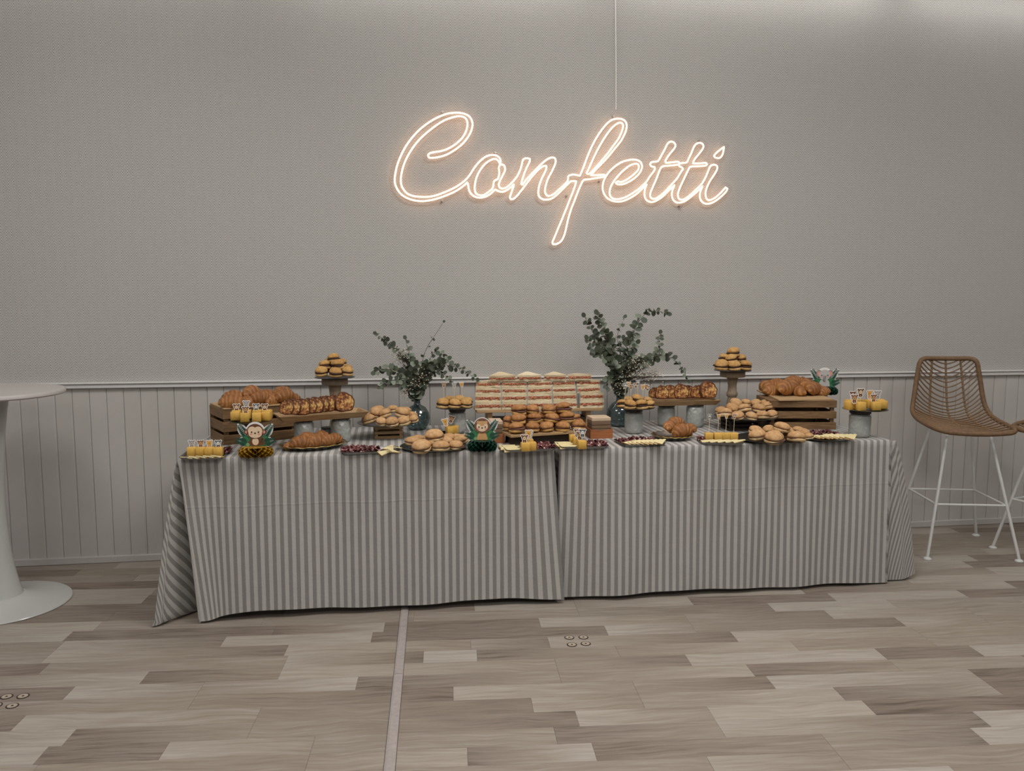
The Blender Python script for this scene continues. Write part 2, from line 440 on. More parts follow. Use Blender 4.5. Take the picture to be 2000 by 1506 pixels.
# ceiling lamps
for i, (x, y, pw) in enumerate(PANELS):
    t_ = thing('ceiling_light', 'square white ceiling light panel, %s of the %s row' % (('left', 'middle', 'right')[i % 3], ('front', 'rear')[i // 3]), 'lamp', (x, y, CEIL), group='square ceiling panels')
    mk('frame', MB().box((0, .58, -.02), (1.2, .04, .04)).box((0, -.58, -.02), (1.2, .04, .04)).box((.58, 0, -.02), (.04, 1.12, .04)).box((-.58, 0, -.02), (.04, 1.12, .04)), MAT['lampframe'], t_, smooth=False)
    mk('diffuser', MB().box((0, 0, -.018), (1.12, 1.12, .02)), MAT['diffuser'], t_, smooth=False)
for i, (x, pw) in enumerate(STRIPS):
    t_ = thing('linear_light', 'long narrow ceiling light beside the wallpapered wall, %s' % ORD[i], 'lamp', (x, -.15, CEIL), group='linear ceiling lights')
    mk('housing', MB().box((0, 0, -.03), (1.78, .08, .06), .004), MAT['lampframe'], t_, smooth=False)
    mk('diffuser', MB().box((0, 0, -.063), (1.7, .05, .008)), MAT['diffuser'], t_, smooth=False)

# ------------------------------------------------------------------ neon sign
MAIN = [('s', x, y) for x, y in [(500,575),(560,568),(640,545),(720,500),(790,445),(840,385),(875,320),(888,260),(880,215),(855,180),(815,158),(760,147),(700,148),(640,158),(560,190),(480,235),(400,295),(330,365),(265,450),(215,540),(175,640),(155,730),(150,790),(160,840),(190,895),(230,935),(290,965),(360,982),(440,984),(540,965),(640,930),(720,895),(790,850),(838,806),(848,835),(855,880),(875,915),(910,943),(960,953),(1010,943),(1060,915),(1100,877),(1115,880),(1140,893),(1175,897),(1215,880),(1255,850),(1282,824),(1275,850),(1255,910),(1243,945),(1250,963),(1275,965),(1310,935),(1350,885),(1400,820),(1450,755),(1510,690),(1555,655),(1585,650),(1590,668),(1575,710),(1545,770),(1520,840),(1512,900),(1520,940),(1550,965),(1590,972),(1640,960),(1700,915),(1750,865)]]
MAIN += [('q', x, y) for x, y in [(241,820),(270,797),(318,795),(300,860),(265,950),(230,1040),(190,1140),(150,1235),(115,1320),(92,1375),(98,1395),(130,1392),(170,1370),(200,1320),(220,1250),(240,1160),(270,1060),(300,985),(330,905),(360,835),(388,786),(440,778),(520,765),(575,755),(592,742),(580,735),(520,738),(455,742),(500,690),(560,630),(620,565),(690,480),(745,410),(785,330),(797,270),(785,230),(750,207),(700,203),(650,218),(600,260),(545,330),(495,410),(450,500),(410,600),(380,680),(352,746),(310,735),(275,735),(243,750),(238,790),(200,835),(160,870)]]
MAIN += [('s', x, y) for x, y in [(1664,915),(1612,937),(1585,920),(1575,890),(1582,840),(1605,770),(1640,705),(1665,650),(1678,605),(1665,575),(1630,573),(1580,600),(1520,655),(1460,715),(1400,780),(1362,830),(1350,822),(1360,780),(1380,720),(1405,660),(1430,610),(1432,585),(1405,578),(1375,585),(1362,610),(1350,660),(1320,735),(1280,790),(1230,840),(1185,866),(1150,860),(1137,830),(1150,790),(1180,730),(1197,690),(1190,650),(1165,637),(1145,645),(1138,670),(1142,720),(1130,770),(1110,785),(1095,795),(1088,820),(1080,860),(1050,890),(1000,925),(960,930),(925,915),(910,880),(912,820),(930,750),(965,685),(1010,630),(1060,595),(1105,585),(1130,600),(1146,628),(1155,612),(1148,582),(1120,555),(1075,547),(1020,560),(960,605),(905,670),(860,740),(810,795),(740,845),(660,885),(560,925),(480,943),(400,945),(320,935),(265,910),(225,860),(208,800),(215,720),(240,630),(280,545),(335,460),(400,385),(480,315),(560,255),(640,210),(720,185),(770,180),(810,190),(835,220),(840,265),(825,325),(790,385),(740,435),(680,475),(610,505),(540,518),(490,528),(468,545),(475,570)]]
FIN = [('q', x, y) for x, y in [(415,720),(440,670),(480,580),(530,480),(580,395),(640,310),(690,260),(735,240),(762,260),(755,310),(720,390),(670,460),(610,540),(550,610),(490,680),(440,728)]]
ETTI = [('q', x, y) for x, y in [(984,828),(940,872),(880,925),(800,970),(740,989),(680,988),(620,962),(582,915),(568,860),(580,790),(620,720),(680,660),(750,615),(820,595),(880,592),(925,612),(943,655),(925,710),(880,760),(820,800),(760,825),(710,825),(694,810),(712,798),(745,804),(800,780),(860,735),(905,690),(910,645),(885,630),(830,645),(770,690),(720,740),(680,790),(650,840),(635,890),(640,935),(670,962),(720,966),(780,950),(850,912),(920,862),(985,800),(1010,760),(1040,720),(1064,684),(1060,660),(1030,655),(1018,635),(1035,615),(1080,610),(1100,598),(1130,545),(1160,490),(1185,440),(1215,420),(1245,430),(1260,455),(1245,490),(1200,545),(1165,600),(1168,622),(1220,618),(1285,612),(1298,625),(1280,640),(1210,648),(1140,655),(1115,680),(1080,770),(1045,850),(1020,915),(1025,950),(1055,965),(1100,945),(1160,895),(1230,820),(1275,770),(1310,710),(1332,680),(1320,665),(1297,655),(1294,635),(1312,625),(1365,618),(1385,580),(1410,530),(1435,470),(1460,440),(1495,432),(1522,450),(1520,485),(1480,540),(1440,590),(1425,628),(1480,628),(1545,622),(1560,635),(1540,650),(1470,655),(1400,660),(1380,690),(1340,775),(1305,850),(1282,920),(1295,965),(1335,970),(1390,935),(1450,880),(1510,820),(1545,760),(1570,700),(1590,655),(1620,640),(1652,650),(1655,680),(1630,730),(1590,790),(1560,850),(1545,910),(1555,965),(1590,975),(1640,950),(1690,905),(1735,855),(1753,868),(1740,895),(1690,945),(1620,995),(1555,1012),(1510,990),(1490,945),(1497,890),(1520,842),(1470,890),(1400,950),(1340,990),(1280,1000),(1240,975),(1225,930),(1232,880),(1253,832),(1200,880),(1140,940),(1080,980),(1030,995),(985,975),(965,930),(970,870),(988,824)]]
DOT = [('q', x, y) for x, y in [(1720,470),(1700,485),(1650,525),(1625,555),(1640,573),(1680,575),(1705,545),(1716,500)]]
def world_path(path, Y):
    return [Q(*Z(*q), Y) for q in path]
def smooth_closed(pts, k=3):
    out = []; n = len(pts)
    for i in range(n):
        a, b, c, d = pts[i - 1], pts[i], pts[(i + 1) % n], pts[(i + 2) % n]
        sharp = lambda p, q, r: (q - p).normalized().dot((r - q).normalized()) < .35
        for j in range(k):
            t = j / k
            m1 = (c - a) * .5 if not sharp(a, b, c) else (c - b) * .3
            m2 = (d - b) * .5 if not sharp(b, c, d) else (c - b) * .3
            lim = (c - b).length * 1.2
            if m1.length > lim: m1 = m1.normalized() * lim
            if m2.length > lim: m2 = m2.normalized() * lim
            t2, t3 = t * t, t * t * t
            out.append(b * (2 * t3 - 3 * t2 + 1) + m1 * (t3 - 2 * t2 + t) + c * (-2 * t3 + 3 * t2) + m2 * (t3 - t2))
    return out
SY = -.034
MAT['neon'] = emit('neon_tube', (1.0, .60, .38, 1), 3.4)
MAT['acrylic'] = glass('clear_acrylic', (.97, .97, .97, 1), (.9, .9, .9, 1), .985, .0, .15, 0, 30, .06)
MAT['steel'] = plain('brushed_steel', srgb(190, 185, 178), .35, .8)
sign = thing('neon_sign', 'glowing warm white neon script lettering on a clear backing, high on the wall', 'neon sign', Q(1100, 400, 0))
sloc = sign.location.copy()
loops = [smooth_closed(world_path(p_, SY)) for p_ in (MAIN, FIN, ETTI, DOT)]
for nm, lp in zip(('first four letters', 'inner loop of the tall letter', 'last four letters', 'dot over the last letter'), loops):
    o_ = mk('tube', MB().tube([q - sloc for q in lp], .0046, 8, True), MAT['neon'], sign)
    o_['label'] = 'glowing tube of the ' + nm
# clear acrylic backing: everything within 32 mm of the letters
P2 = np.array([(q.x, q.z) for lp in loops for q in lp])
cell = .0125; RB = .031
x0, z0 = P2.min(0) - RB - .03; nx, nz = ((P2.max(0) + RB + .03 - (x0, z0)) / cell).astype(int) + 1
gx, gz = np.meshgrid(x0 + np.arange(nx) * cell, z0 + np.arange(nz) * cell, indexing='ij')
G = np.stack([gx.ravel(), gz.ravel()], 1)
def dist(Pq):
    d = np.full(len(Pq), 9.0); near = np.zeros((len(Pq), 2))
    for i in range(0, len(P2), 64):
        D = Pq[:, None, :] - P2[None, i:i + 64, :]; dd = np.sqrt((D ** 2).sum(2)); j = dd.argmin(1); m = dd[np.arange(len(Pq)), j]
        u = m < d; d[u] = m[u]; near[u] = P2[i:i + 64][j[u]]
    return d, near
dd, near = dist(G); ins = (dd < RB + cell * .5).reshape(nx, nz)
cells = ins[:-1, :-1] & ins[1:, :-1] & ins[1:, 1:] & ins[:-1, 1:]
G2 = G.copy()
bd = np.zeros((nx, nz), bool); cp = np.pad(cells, 1)
cnt = cp[:-1, :-1].astype(int) + cp[1:, :-1] + cp[:-1, 1:] + cp[1:, 1:]
bmask = ((cnt > 0) & (cnt < 4)).ravel()
vec = G[bmask] - near[bmask]; L = np.linalg.norm(vec, axis=1, keepdims=True); tgt = near[bmask] + vec / L * RB
keep = (np.abs(L[:, 0] - RB) < cell * 1.6); sel = np.where(bmask)[0][keep]; G2[sel] = tgt[keep]
ids = -np.ones(nx * nz, int); vv = []; ff = []
def vid(i, j):
    k = i * nz + j
    if ids[k] < 0: ids[k] = len(vv); vv.append((G2[k, 0] - sloc.x, 0, G2[k, 1] - sloc.z))
    return int(ids[k])
for i, j in zip(*np.where(cells)): ff.append((vid(i, j), vid(i + 1, j), vid(i + 1, j + 1), vid(i, j + 1)))
nb = len(vv); edge = {}
for q in ff:
    for a, b in zip(q, q[1:] + q[:1]): edge[(a, b)] = 1
side = [(a, b, b + nb, a + nb) for (a, b) in edge if (b, a) not in edge]
bk = MB(); bk.add([(x, -.0275, z) for x, _, z in vv] + [(x, -.0225, z) for x, _, z in vv], ff + [tuple(i + nb for i in q[::-1]) for q in ff] + [q[::-1] for q in side])
mk('backing', bk, MAT['acrylic'], sign, smooth=False)
for k, x, y in (('s', 603, 137), ('s', 600, 982), ('s', 1105, 524), ('q', 232, 932), ('q', 675, 180), ('q', 1493, 408), ('q', 1304, 1028), ('q', 545, 792)):
    c = Q(*Z(k, x, y), -.028) - sloc
    mk('standoff', MB().lathe([(.0055, -.028), (.0055, .001), (.0048, .002), (0, .0022)], 14), MAT['steel'], sign, (c.x, -.0275, c.z), (PI / 2, 0, 0))
MAT['cord'] = plain('cord_white', srgb(232, 229, 224), .6)
mk('power_cord', MB().tube([Q(1203, 214, -.0037) - sloc, Q(1203, 120, -.0037) - sloc, Q(1202, 0, -.0037) - sloc, Vector((Q(1202, 0, 0).x - sloc.x, -.0037, CEIL - .004 - sloc.z))], .0036, 8), MAT['cord'], sign)

# ------------------------------------------------------------------ tables and cloths
MAT['cloth'] = cloth_mat()
MAT['tabletop'] = plain('grey_plastic_top', srgb(190, 190, 186), .5); MAT['tableleg'] = plain('grey_steel', srgb(120, 120, 120), .4, .6)
YF, YB = -.945, -.145
def lerp_keys(keys, t):
    for (a, p), (b, q) in zip(keys, keys[1:]):
        if t <= b:
            s = (t - a) / (b - a) if b > a else 0; s = s * s * (3 - 2 * s)
            return p[0] + (q[0] - p[0]) * s, p[1] + (q[1] - p[1]) * s
    return keys[-1][1]
def cloth(name, label, x0, x1, dropf, drops, kl, kr, seed, lim=.78, powl=1.15, powr=1.15):
    mb = MB(); m = 26; hemL = .028 if seed < 3 else .0
    cols = []       # (E, inset, fn(rho)->(dx,dy), uvfn, rho_max)
    nf = 110
    def panel_wave(x, r):
        t = r / dropf
        w_ = .006 * math.sin(x * 9 + seed) + .004 * math.sin(x * 21 + seed * 2 + t * 2.0) + .010 * noise.noise(Vector((x * 4, t * 1.5, seed)))
        return -.012 * t - w_ * t ** .8 * 1.3
    def side(sgn, X, ks):
        out = []
        for i in range(9):
            y = YB + (YF - YB) * i / 9
            k = (i / 9) ** 2
            sx, sy = ks[-1][1] if True else 0
            out.append((Vector((X, y)), Vector((X - sgn * .012, y)), (lambda r, sx=sx, k=k, y=y: (sx * (r / drops) * (.3 + .7 * k) + .01 * math.sin(y * 16) * r / drops * sgn, 0)), (lambda r, y=y: (X + sgn * r, y)), drops))
        return out
    def corner(sgn, X, ks, pw=1.15):
        out = []; n = 40
        for i in range(n + 1):
            th = PI / 2 * (1 - i / n)        # 90 deg = side, 0 = front
            ct, st = math.cos(th), math.sin(th)
            rm = min((dropf + (hemL if sgn < 0 else .02)) / max(ct, 1e-3), drops / max(st, 1e-3), lim)
            off = lerp_keys(ks, th / (PI / 2))
            out.append((Vector((X, YF)), Vector((X - sgn * .012, YF + .012)), (lambda r, off=off: (off[0] * (r / .72) ** pw, off[1] * (r / .72) ** pw)), (lambda r, st=st, ct=ct: (X + sgn * r * st, YF - r * ct)), rm))
        return out
    cols += side(-1, x0, kl) + corner(-1, x0, kl, powl)
    for i in range(1, nf):
        x = x0 + (x1 - x0) * i / nf
        eL = math.exp(-((x - x0) / .13) ** 2); eR = math.exp(-((x - x1) / .13) ** 2)
        cl, cr = kl[0][1], kr[0][1]; eL2 = math.exp(-((x - x0) / .16) ** 2); eR2 = math.exp(-((x - x1) / .16) ** 2)
        def fn(r, x=x, eL=eL, eR=eR):
            t = (r / .72) ** 1.15
            return (cl[0] * t * eL + cr[0] * t * eR, (cl[1] * eL + cr[1] * eR) * t + panel_wave(x, r) * (1 - eL) * (1 - eR))
        cols.append((Vector((x, YF)), Vector((x, YF + .012)), fn, (lambda r, x=x: (x, YF - r)), dropf + .006 * math.sin(x * 5 + seed) + hemL * eL2 + .02 * eR2))
    cols += corner(1, x1, kr, powr)[::-1] + side(1, x1, kr)[::-1]
    nr = m + 3
    for E_, I_, fn, uvf, rm in cols:
        uvc = uvf(0)
        mb.v.append((I_.x, I_.y, ZT)); mb.uv.append((I_.x, I_.y))
        Mx = I_.lerp(E_, .65); mb.v.append((Mx.x, Mx.y, ZT - .0015)); mb.uv.append((Mx.x, Mx.y))
        for j in range(m + 1):
            r = rm * j / m
            dx, dy = fn(r); h = math.hypot(dx, dy)
            z = ZT - .006 - math.sqrt(max(r * r - h * h, 0))
            fl = .004 + .004 * abs(math.sin(r * 40))
            if z < fl:
                ex = fl - z; z = fl
                k = ex * .75 / max(h, 1e-4); dx *= 1 + min(k, .35); dy *= 1 + min(k, .35) * .6
            mb.v.append((E_.x + dx, E_.y + dy, z)); mb.uv.append(uvf(r))
    for c in range(len(cols) - 1):
        for j in range(nr - 1):
            a = c * nr + j; b = (c + 1) * nr + j
            mb.f.append((a, a + 1, b + 1, b))
    mb.f.append(tuple(c * nr for c in range(len(cols))))
    o = mk(name, mb, MAT['cloth'], ang=180)
    o['label'] = label; o['category'] = 'tablecloth'; o['group'] = 'striped tablecloths'
    return o
XL0, XL1, XR0, XR1 = -.93, .757, .783, 2.478
# keys: fraction of the corner turn (0 front, 1 side) -> horizontal offset of the hem
cloth('tablecloth', 'grey and white striped tablecloth on the left half, its corner spilling onto the floor', XL0, XL1, .705, .74,
      [(0, (.080, -.03)), (.10, (.070, -.035)), (.27, (.045, .13)), (.50, (-.085, -.035)), (.66, (-.115, -.045)), (.80, (-.095, .03)), (1, (-.05, .02))],
      [(0, (.050, -.028)), (.15, (.034, -.018)), (.30, (.0, .02)), (.55, (.018, -.004)), (.8, (.012, .05)), (1, (.006, .02))], 1.3, .755, .8, 1.0)
cloth('tablecloth', 'grey and white striped tablecloth on the right half, beside the rattan stools', XR0, XR1, .715, .73,
      [(0, (-.020, .012)), (.15, (-.012, .02)), (.30, (.02, .045)), (.55, (-.012, .02)), (.8, (-.008, .06)), (1, (-.006, .02))],
      [(0, (.012, .0)), (.08, (.012, .0)), (.18, (.025, .03)), (.45, (.125, .03)), (.72, (.20, .05)), (.86, (.175, .09)), (1, (.11, .06))], 4.1, .74, 1.0, .6)
for x0, x1, nm in ((XL0, XL1, 'left'), (XR0, XR1, 'right')):
    t_ = thing('folding_table', 'folding table under the %s striped tablecloth' % nm, 'table', ((x0 + x1) / 2, (YF + YB) / 2, 0), group='folding tables')
    W_ = (x1 - x0) / 2; H_ = (YB - YF) / 2
    mk('tabletop', MB().box((0, 0, ZT - .027), (2 * W_ - .012, 2 * H_ - .012, .04), .004), MAT['tabletop'], t_)
    for sx in (-1, 1):
        for sy in (-1, 1):
            mk('leg', MB().tube([(sx * (W_ - .25), sy * (H_ - .12), 0), (sx * (W_ - .25), sy * (H_ - .12), ZT - .047)], .014, 8), MAT['tableleg'], t_)

# ------------------------------------------------------------------ tall round table
MAT['gloss'] = plain('white_gloss', srgb(184, 184, 180), .16, 0, .02, 5, 0, .5); MAT['toprim'] = plain('white_laminate', srgb(184, 179, 174), .4, 0, .02, 5)
rt = thing('pedestal_table', 'tall white round pedestal table cut by the left edge', 'table', (-1.845, -.585, 0))
mk('base', MB().lathe([(.30, 0), (.303, .004), (.300, .008), (.24, .014), (.17, .024), (.115, .040), (.098, .047), (0, .047)], 72), MAT['gloss'], rt)
mk('column', MB().lathe([(0, .046), (.096, .046), (.094, .052), (.081, .10), (.066, .18), (.054, .28), (.047, .38), (.044, .48), (.045, .58), (.052, .70), (.063, .82), (.077, .93), (.090, 1.0), (0, 1.0)], 48), MAT['gloss'], rt)
mk('tabletop', MB().lathe([(0, 1.0), (.316, 1.0), (.323, 1.006), (.323, 1.016), (.319, 1.022), (0, 1.022)], 80), MAT['toprim'], rt)

# ------------------------------------------------------------------ rattan bar stools
MAT['rattan'] = wood('rattan', srgb(96, 74, 52), srgb(146, 116, 86), 60, 0, .5, .05)
def rattan_wrap():
    t = NT('rattan_wrap'); w_ = t.n('ShaderNodeTexWave', bands_direction='Z'); w_.inputs['Scale'].default_value = 60; w_.inputs['Distortion'].default_value = 3
    t.l(t.n('ShaderNodeTexCoord').outputs['Object'], w_.inputs['Vector'])
    n = t.noise(50, 3); f = t.math('MULTIPLY_ADD', n, .6, t.math('MULTIPLY', w_.outputs['Fac'], .4))
    t.bump(f, .4, .003); return t.set(t.ramp(f, [(.2, srgb(88, 67, 48)), (.8, srgb(142, 112, 83))]), .55, 0, .3)
MAT['wrap'] = rattan_wrap()
MAT['whitemetal'] = plain('white_powder_coat', srgb(206, 206, 203), .4, 0, .03, 20)
def smooth_open(pts, k=4):
    pts = [Vector(q) for q in pts]; out = []
    for i in range(len(pts) - 1):
        a = pts[max(i - 1, 0)]; b = pts[i]; c = pts[i + 1]; d = pts[min(i + 2, len(pts) - 1)]
        for j in range(k):
            t = j / k
            out.append(.5 * ((2 * b) + (c - a) * t + (2 * a - 5 * b + 4 * c - d) * t * t + (3 * b - a - 3 * c + d) * t ** 3))
    out.append(pts[-1]); return out
SPINE = smooth_open([(-.235, .715), (-.15, .722), (-.05, .725), (.05, .731), (.12, .745), (.165, .785), (.188, .85), (.205, .94), (.220, 1.02), (.232, 1.085)] and
                    [(0, -.235, .708), (0, -.15, .712), (0, -.05, .717), (0, .05, .726), (0, .12, .745), (.0, .163, .785), (0, .186, .85), (0, .205, .94), (0, .220, 1.02), (0, .232, 1.09)], 6)
NSP = len(SPINE)
def shell(u, v):
    """u -1..1 across, v 0 (seat front) .. 1 (back top)"""
    f = v * (NSP - 1); i = min(int(f), NSP - 2); p = SPINE[i].lerp(SPINE[i + 1], f - i)
    if v < .5: wdt = .215 + .005 * math.sin(v * 6)
    else: wdt = .215 - .055 * ((v - .5) / .5)
    lift = .028 * u * u * (1 - abs(v - .45) * 1.0)       # dished seat
    back = max(0, (v - .45) / .55)
    return Vector((u * wdt, p.y - .035 * u * u * back, p.z + lift * (1 - back * .6)))
def rim_path():
    out = []
    n = 26
    def sup(t, a):        # rounded corner parametrisation along the rectangle -1..1 x 0..1
        return t
    c = .15; cu = .30
    P_ = []
    for i in range(9): P_.append((-1 + cu + (2 - 2 * cu) * i / 8, 0))
    for i in range(1, 7): a = PI / 2 * i / 6; P_.append((1 - cu + cu * math.sin(a), c * (1 - math.cos(a))))
    for i in range(1, 20): P_.append((1, c + (1 - c - .07) * i / 20))
    for i in range(1, 7): a = PI / 2 * i / 6; P_.append((1 - cu * (1 - math.cos(a)), .93 + .07 * math.sin(a)))
    for i in range(1, 8): P_.append((1 - cu - (2 - 2 * cu) * i / 8, 1))
    for i in range(0, 6): a = PI / 2 * i / 6; P_.append((-1 + cu - cu * math.sin(a), 1 - .07 * (1 - math.cos(a))))
    for i in range(0, 20): P_.append((-1, .93 - (1 - c - .07) * i / 20))
    for i in range(0, 6): a = PI / 2 * i / 6; P_.append((-1 + cu * (1 - math.cos(a)), c - c * math.sin(a)))
    return [shell(u, v) for u, v in P_]
def make_stool(label, loc, rz):
    t = thing('bar_stool', label, 'stool', loc, (0, 0, rz), group='rattan bar stools')
    mk('rim', MB().tube(rim_path(), .0135, 10, True), MAT['wrap'], t)
    def edge_v_ok(u, v):
        # clip to the rounded corners
        cu, c = .30, .15
        if abs(u) > 1 - cu and v < c: return ((abs(u) - 1 + cu) / cu) ** 2 + ((c - v) / c) ** 2 < 1
        if abs(u) > 1 - cu and v > .93: return ((abs(u) - 1 + cu) / cu) ** 2 + ((v - .93) / .07) ** 2 < 1
        return True
    nb = 27
    for k in range(nb):
        v0 = .035 + k * (1.0 / nb) * 1.02
        seat = v0 < .44
        sag = .15 if not seat else .03 + .12 * v0 / .44
        pts = []
        for i in range(25):
            u = -1 + 2 * i / 24
            v = v0 + sag * abs(u) ** 1.7
            if v > 1.0: continue
            if not edge_v_ok(u, v): continue
            pts.append(shell(u, v))
        segs = []; cur = []
        for q in pts:
            if cur and (q - cur[-1]).length > .06: segs.append(cur); cur = []
            cur.append(q)
        segs.append(cur)
        m = MB()
        for s_ in segs:
            if len(s_) > 1: m.tube(s_, .0042 if not seat else .0062, 6)
        if m.v: mk('rib', m, MAT['rattan'], t)
    for u in (-.5, 0, .5):
        for a_, b_, nm in ((.44, 1.0, 'back_cane'), (.0, .46, 'seat_cane')):
            mk(nm, MB().tube([shell(u, a_ + (b_ - a_) * i / 14) + Vector((0, .004 if nm == 'back_cane' else 0, -.004)) for i in range(15)], .0065, 8), MAT['rattan'], t)
    ft = [(-.245, -.245), (.245, -.245), (.245, .255), (-.245, .255)]
    tp = [(-.115, -.11), (.115, -.11), (.115, .11), (-.115, .11)]
    zt_ = .696
    mk('seat_frame', MB().tube([(x, y, zt_) for x, y in tp], .007, 8, True), MAT['whitemetal'], t)
    mid = []
    for (fx, fy), (tx, ty) in zip(ft, tp):
        mk('leg', MB().tube([(fx, fy, .012), (tx, ty, zt_)], .0085, 10), MAT['whitemetal'], t)
        mk('foot_pad', MB().lathe([(0, 0), (.021, 0), (.022, .005), (.019, .009), (.010, .014), (0, .015)], 16), MAT['whitemetal'], t, (fx, fy, 0))
        k = .30 / zt_; mid.append(Vector((fx + (tx - fx) * k, fy + (ty - fy) * k, .30)))
    for i in range(4):
        mk('footrest_bar', MB().tube([mid[i], mid[(i + 1) % 4]], .0065, 8), MAT['whitemetal'], t)
    return t
make_stool('rattan bar stool with white metal legs standing beside the tablecloth', (3.245, -.425, 0), math.radians(-13))
make_stool('rattan bar stool mostly cut off by the right edge', (3.765, -.646, 0), math.radians(-75))

# ------------------------------------------------------------------ serving ware
def bread_mat(name, a, b, c, flour=0.0):
    t = NT(name); tc = t.n('ShaderNodeTexCoord').outputs['Object']
    ob = t.n('ShaderNodeObjectInfo').outputs['Random']
    n = t.noise(2.2, 4, tc); n2 = t.noise(14, 3, tc)
    f = t.math('MULTIPLY_ADD', n2, .3, t.math('MULTIPLY', n, .8))
    col = t.ramp(f, [(.34, a), (.55, b), (.78, c)])
    col = t.mix(ob, col, t.mix(1.0, col, (.84, .80, .74, 1), 'MULTIPLY'))
    t.bump(n2, .25, .05)
    return t.set(col, .55, 0, .3)
MAT['bun'] = bread_mat('golden_bun', srgb(170, 122, 66), srgb(200, 156, 94), srgb(214, 180, 124))
MAT['bunbase'] = bread_mat('bun_base', srgb(190, 142, 80), srgb(214, 176, 116), srgb(226, 196, 146))
MAT['roll'] = bread_mat('pale_roll', srgb(178, 130, 82), srgb(204, 162, 114), srgb(218, 188, 148))
MAT['rollbase'] = bread_mat('roll_base', srgb(186, 142, 92), srgb(214, 182, 134), srgb(226, 204, 164))
MAT['crust'] = bread_mat('dark_bun', srgb(140, 92, 50), srgb(178, 126, 76), srgb(198, 154, 104))
MAT['patty'] = plain('dark_filling', srgb(58, 34, 24), .6, 0, .4, 9, .3)
MAT['ham'] = plain('ham_filling', srgb(100, 64, 54), .5, 0, .7, 5, .4)
MAT['white_bread'] = bread_mat('white_bread', srgb(216, 198, 160), srgb(232, 217, 184), srgb(240, 229, 204))
def filling():
    t = NT('sandwich_filling'); n = t.noise(26, 4); n2 = t.noise(60, 2)
    f = t.math('MULTIPLY_ADD', n2, .3, t.math('MULTIPLY', n, .7))
    t.bump(f, .5, .01)
    return t.set(t.ramp(f, [(.36, srgb(84, 36, 28)), (.45, srgb(158, 70, 48)), (.54, srgb(204, 128, 92)), (.66, srgb(224, 200, 168))]), .5, 0, .3)
MAT['filling'] = filling()
def croissant_mat():
    t = NT('croissant'); at = t.n('ShaderNodeAttribute'); at.attribute_name = 'val'
    n = t.noise(5, 4); f = t.math('MULTIPLY_ADD', n, .55, t.math('MULTIPLY', at.outputs['Fac'], .6))
    ob = t.n('ShaderNodeObjectInfo').outputs['Random']
    c = t.ramp(f, [(.22, srgb(216, 170, 104)), (.44, srgb(178, 120, 64)), (.86, srgb(118, 72, 36))])
    c = t.mix(ob, c, t.mix(1.0, c, (.86, .82, .76, 1), 'MULTIPLY')); t.bump(t.noise(30, 3), .3, .02)
    return t.set(c, .42, 0, .45)
MAT['croissant'] = croissant_mat()
def toast_mat():
    t = NT('caramel_slice'); n = t.noise(3.4, 6, None, .72); n2 = t.noise(1.6, 2)
    f = t.math('MULTIPLY_ADD', n2, .35, t.math('MULTIPLY', n, .75))
    t.bump(f, .6, .02)
    return t.set(t.ramp(f, [(.40, srgb(50, 24, 14)), (.49, srgb(112, 58, 28)), (.57, srgb(184, 122, 58)), (.67, srgb(222, 184, 112))]), .35, 0, .5)
MAT['toast'] = toast_mat(); MAT['toastrim'] = plain('slice_crust', srgb(96, 56, 32), .45, 0, .35, 6, .2, .4, .2)
MAT['cube'] = plain('yellow_cube', srgb(212, 168, 82), .6, 0, .2, 4, .2, .3, .1)
MAT['cheese'] = plain('cheese_slice', srgb(224, 209, 160), .5, 0, .06, 20, 0, .4, .06)
MAT['rind'] = plain('cheese_rind', srgb(150, 110, 60), .6)
def meat_mat():
    t = NT('cured_meat'); n = t.noise(70, 4, None, .6)
    t.bump(n, .3, .004)
    return t.set(t.ramp(n, [(.40, srgb(60, 20, 24)), (.52, srgb(100, 42, 44)), (.58, srgb(158, 104, 100)), (.65, srgb(220, 198, 190))]), .35, 0, .5)
MAT['meat'] = meat_mat()
MAT['silver'] = plain('silver_tray', srgb(150, 148, 144), .22, 1, .06, 12)
MAT['gold'] = plain('gold_edge', srgb(206, 176, 104), .3, 1)
MAT['black_plate'] = plain('black_plate', srgb(34, 32, 30), .35, 0, .2, 20)
MAT['green_plate'] = plain('dark_green_glass', srgb(44, 52, 44), .2, 0, .1, 20)
MAT['lid'] = plain('dark_disc', srgb(36, 28, 24), .5)
MAT['jar'] = glass('pressed_glass', (.78, .82, .80, 1), srgb(196, 199, 194), .38, .03, .22, .35, 60)
MAT['vase'] = glass('blue_green_glass', (.42, .56, .57, 1), srgb(40, 58, 60), .72, .10, .06, 1.0, 16)
MAT['crate'] = wood('dark_crate_wood', srgb(94, 70, 47), srgb(150, 118, 82), 12, 0)
MAT['lightwood'] = wood('light_wood', srgb(150, 118, 80), srgb(196, 164, 122), 12, 0)
MAT['greywood'] = wood('grey_wood', srgb(128, 112, 92), srgb(166, 148, 124), 12, 2)
MAT['blackwood'] = wood('dark_stain_wood', srgb(38, 30, 26), srgb(66, 52, 42), 12, 0)
MAT['redwood'] = wood('red_brown_wood', srgb(134, 78, 44), srgb(172, 108, 66), 12, 0)
MAT['kraft'] = plain('kraft_paper', srgb(176, 146, 108), .8, 0, .08, 30, 0, .2)
MAT['napkin'] = plain('kraft_napkin', srgb(118, 96, 76), .85, 0, .1, 30, .1, .2)
MAT['napkintop'] = plain('napkin_top', srgb(196, 172, 146), .85, 0, .06, 30)
MAT['stick'] = plain('pale_stick', srgb(222, 206, 176), .6)
MAT['card'] = plain('white_card', srgb(236, 234, 230), .6, 0, .02)
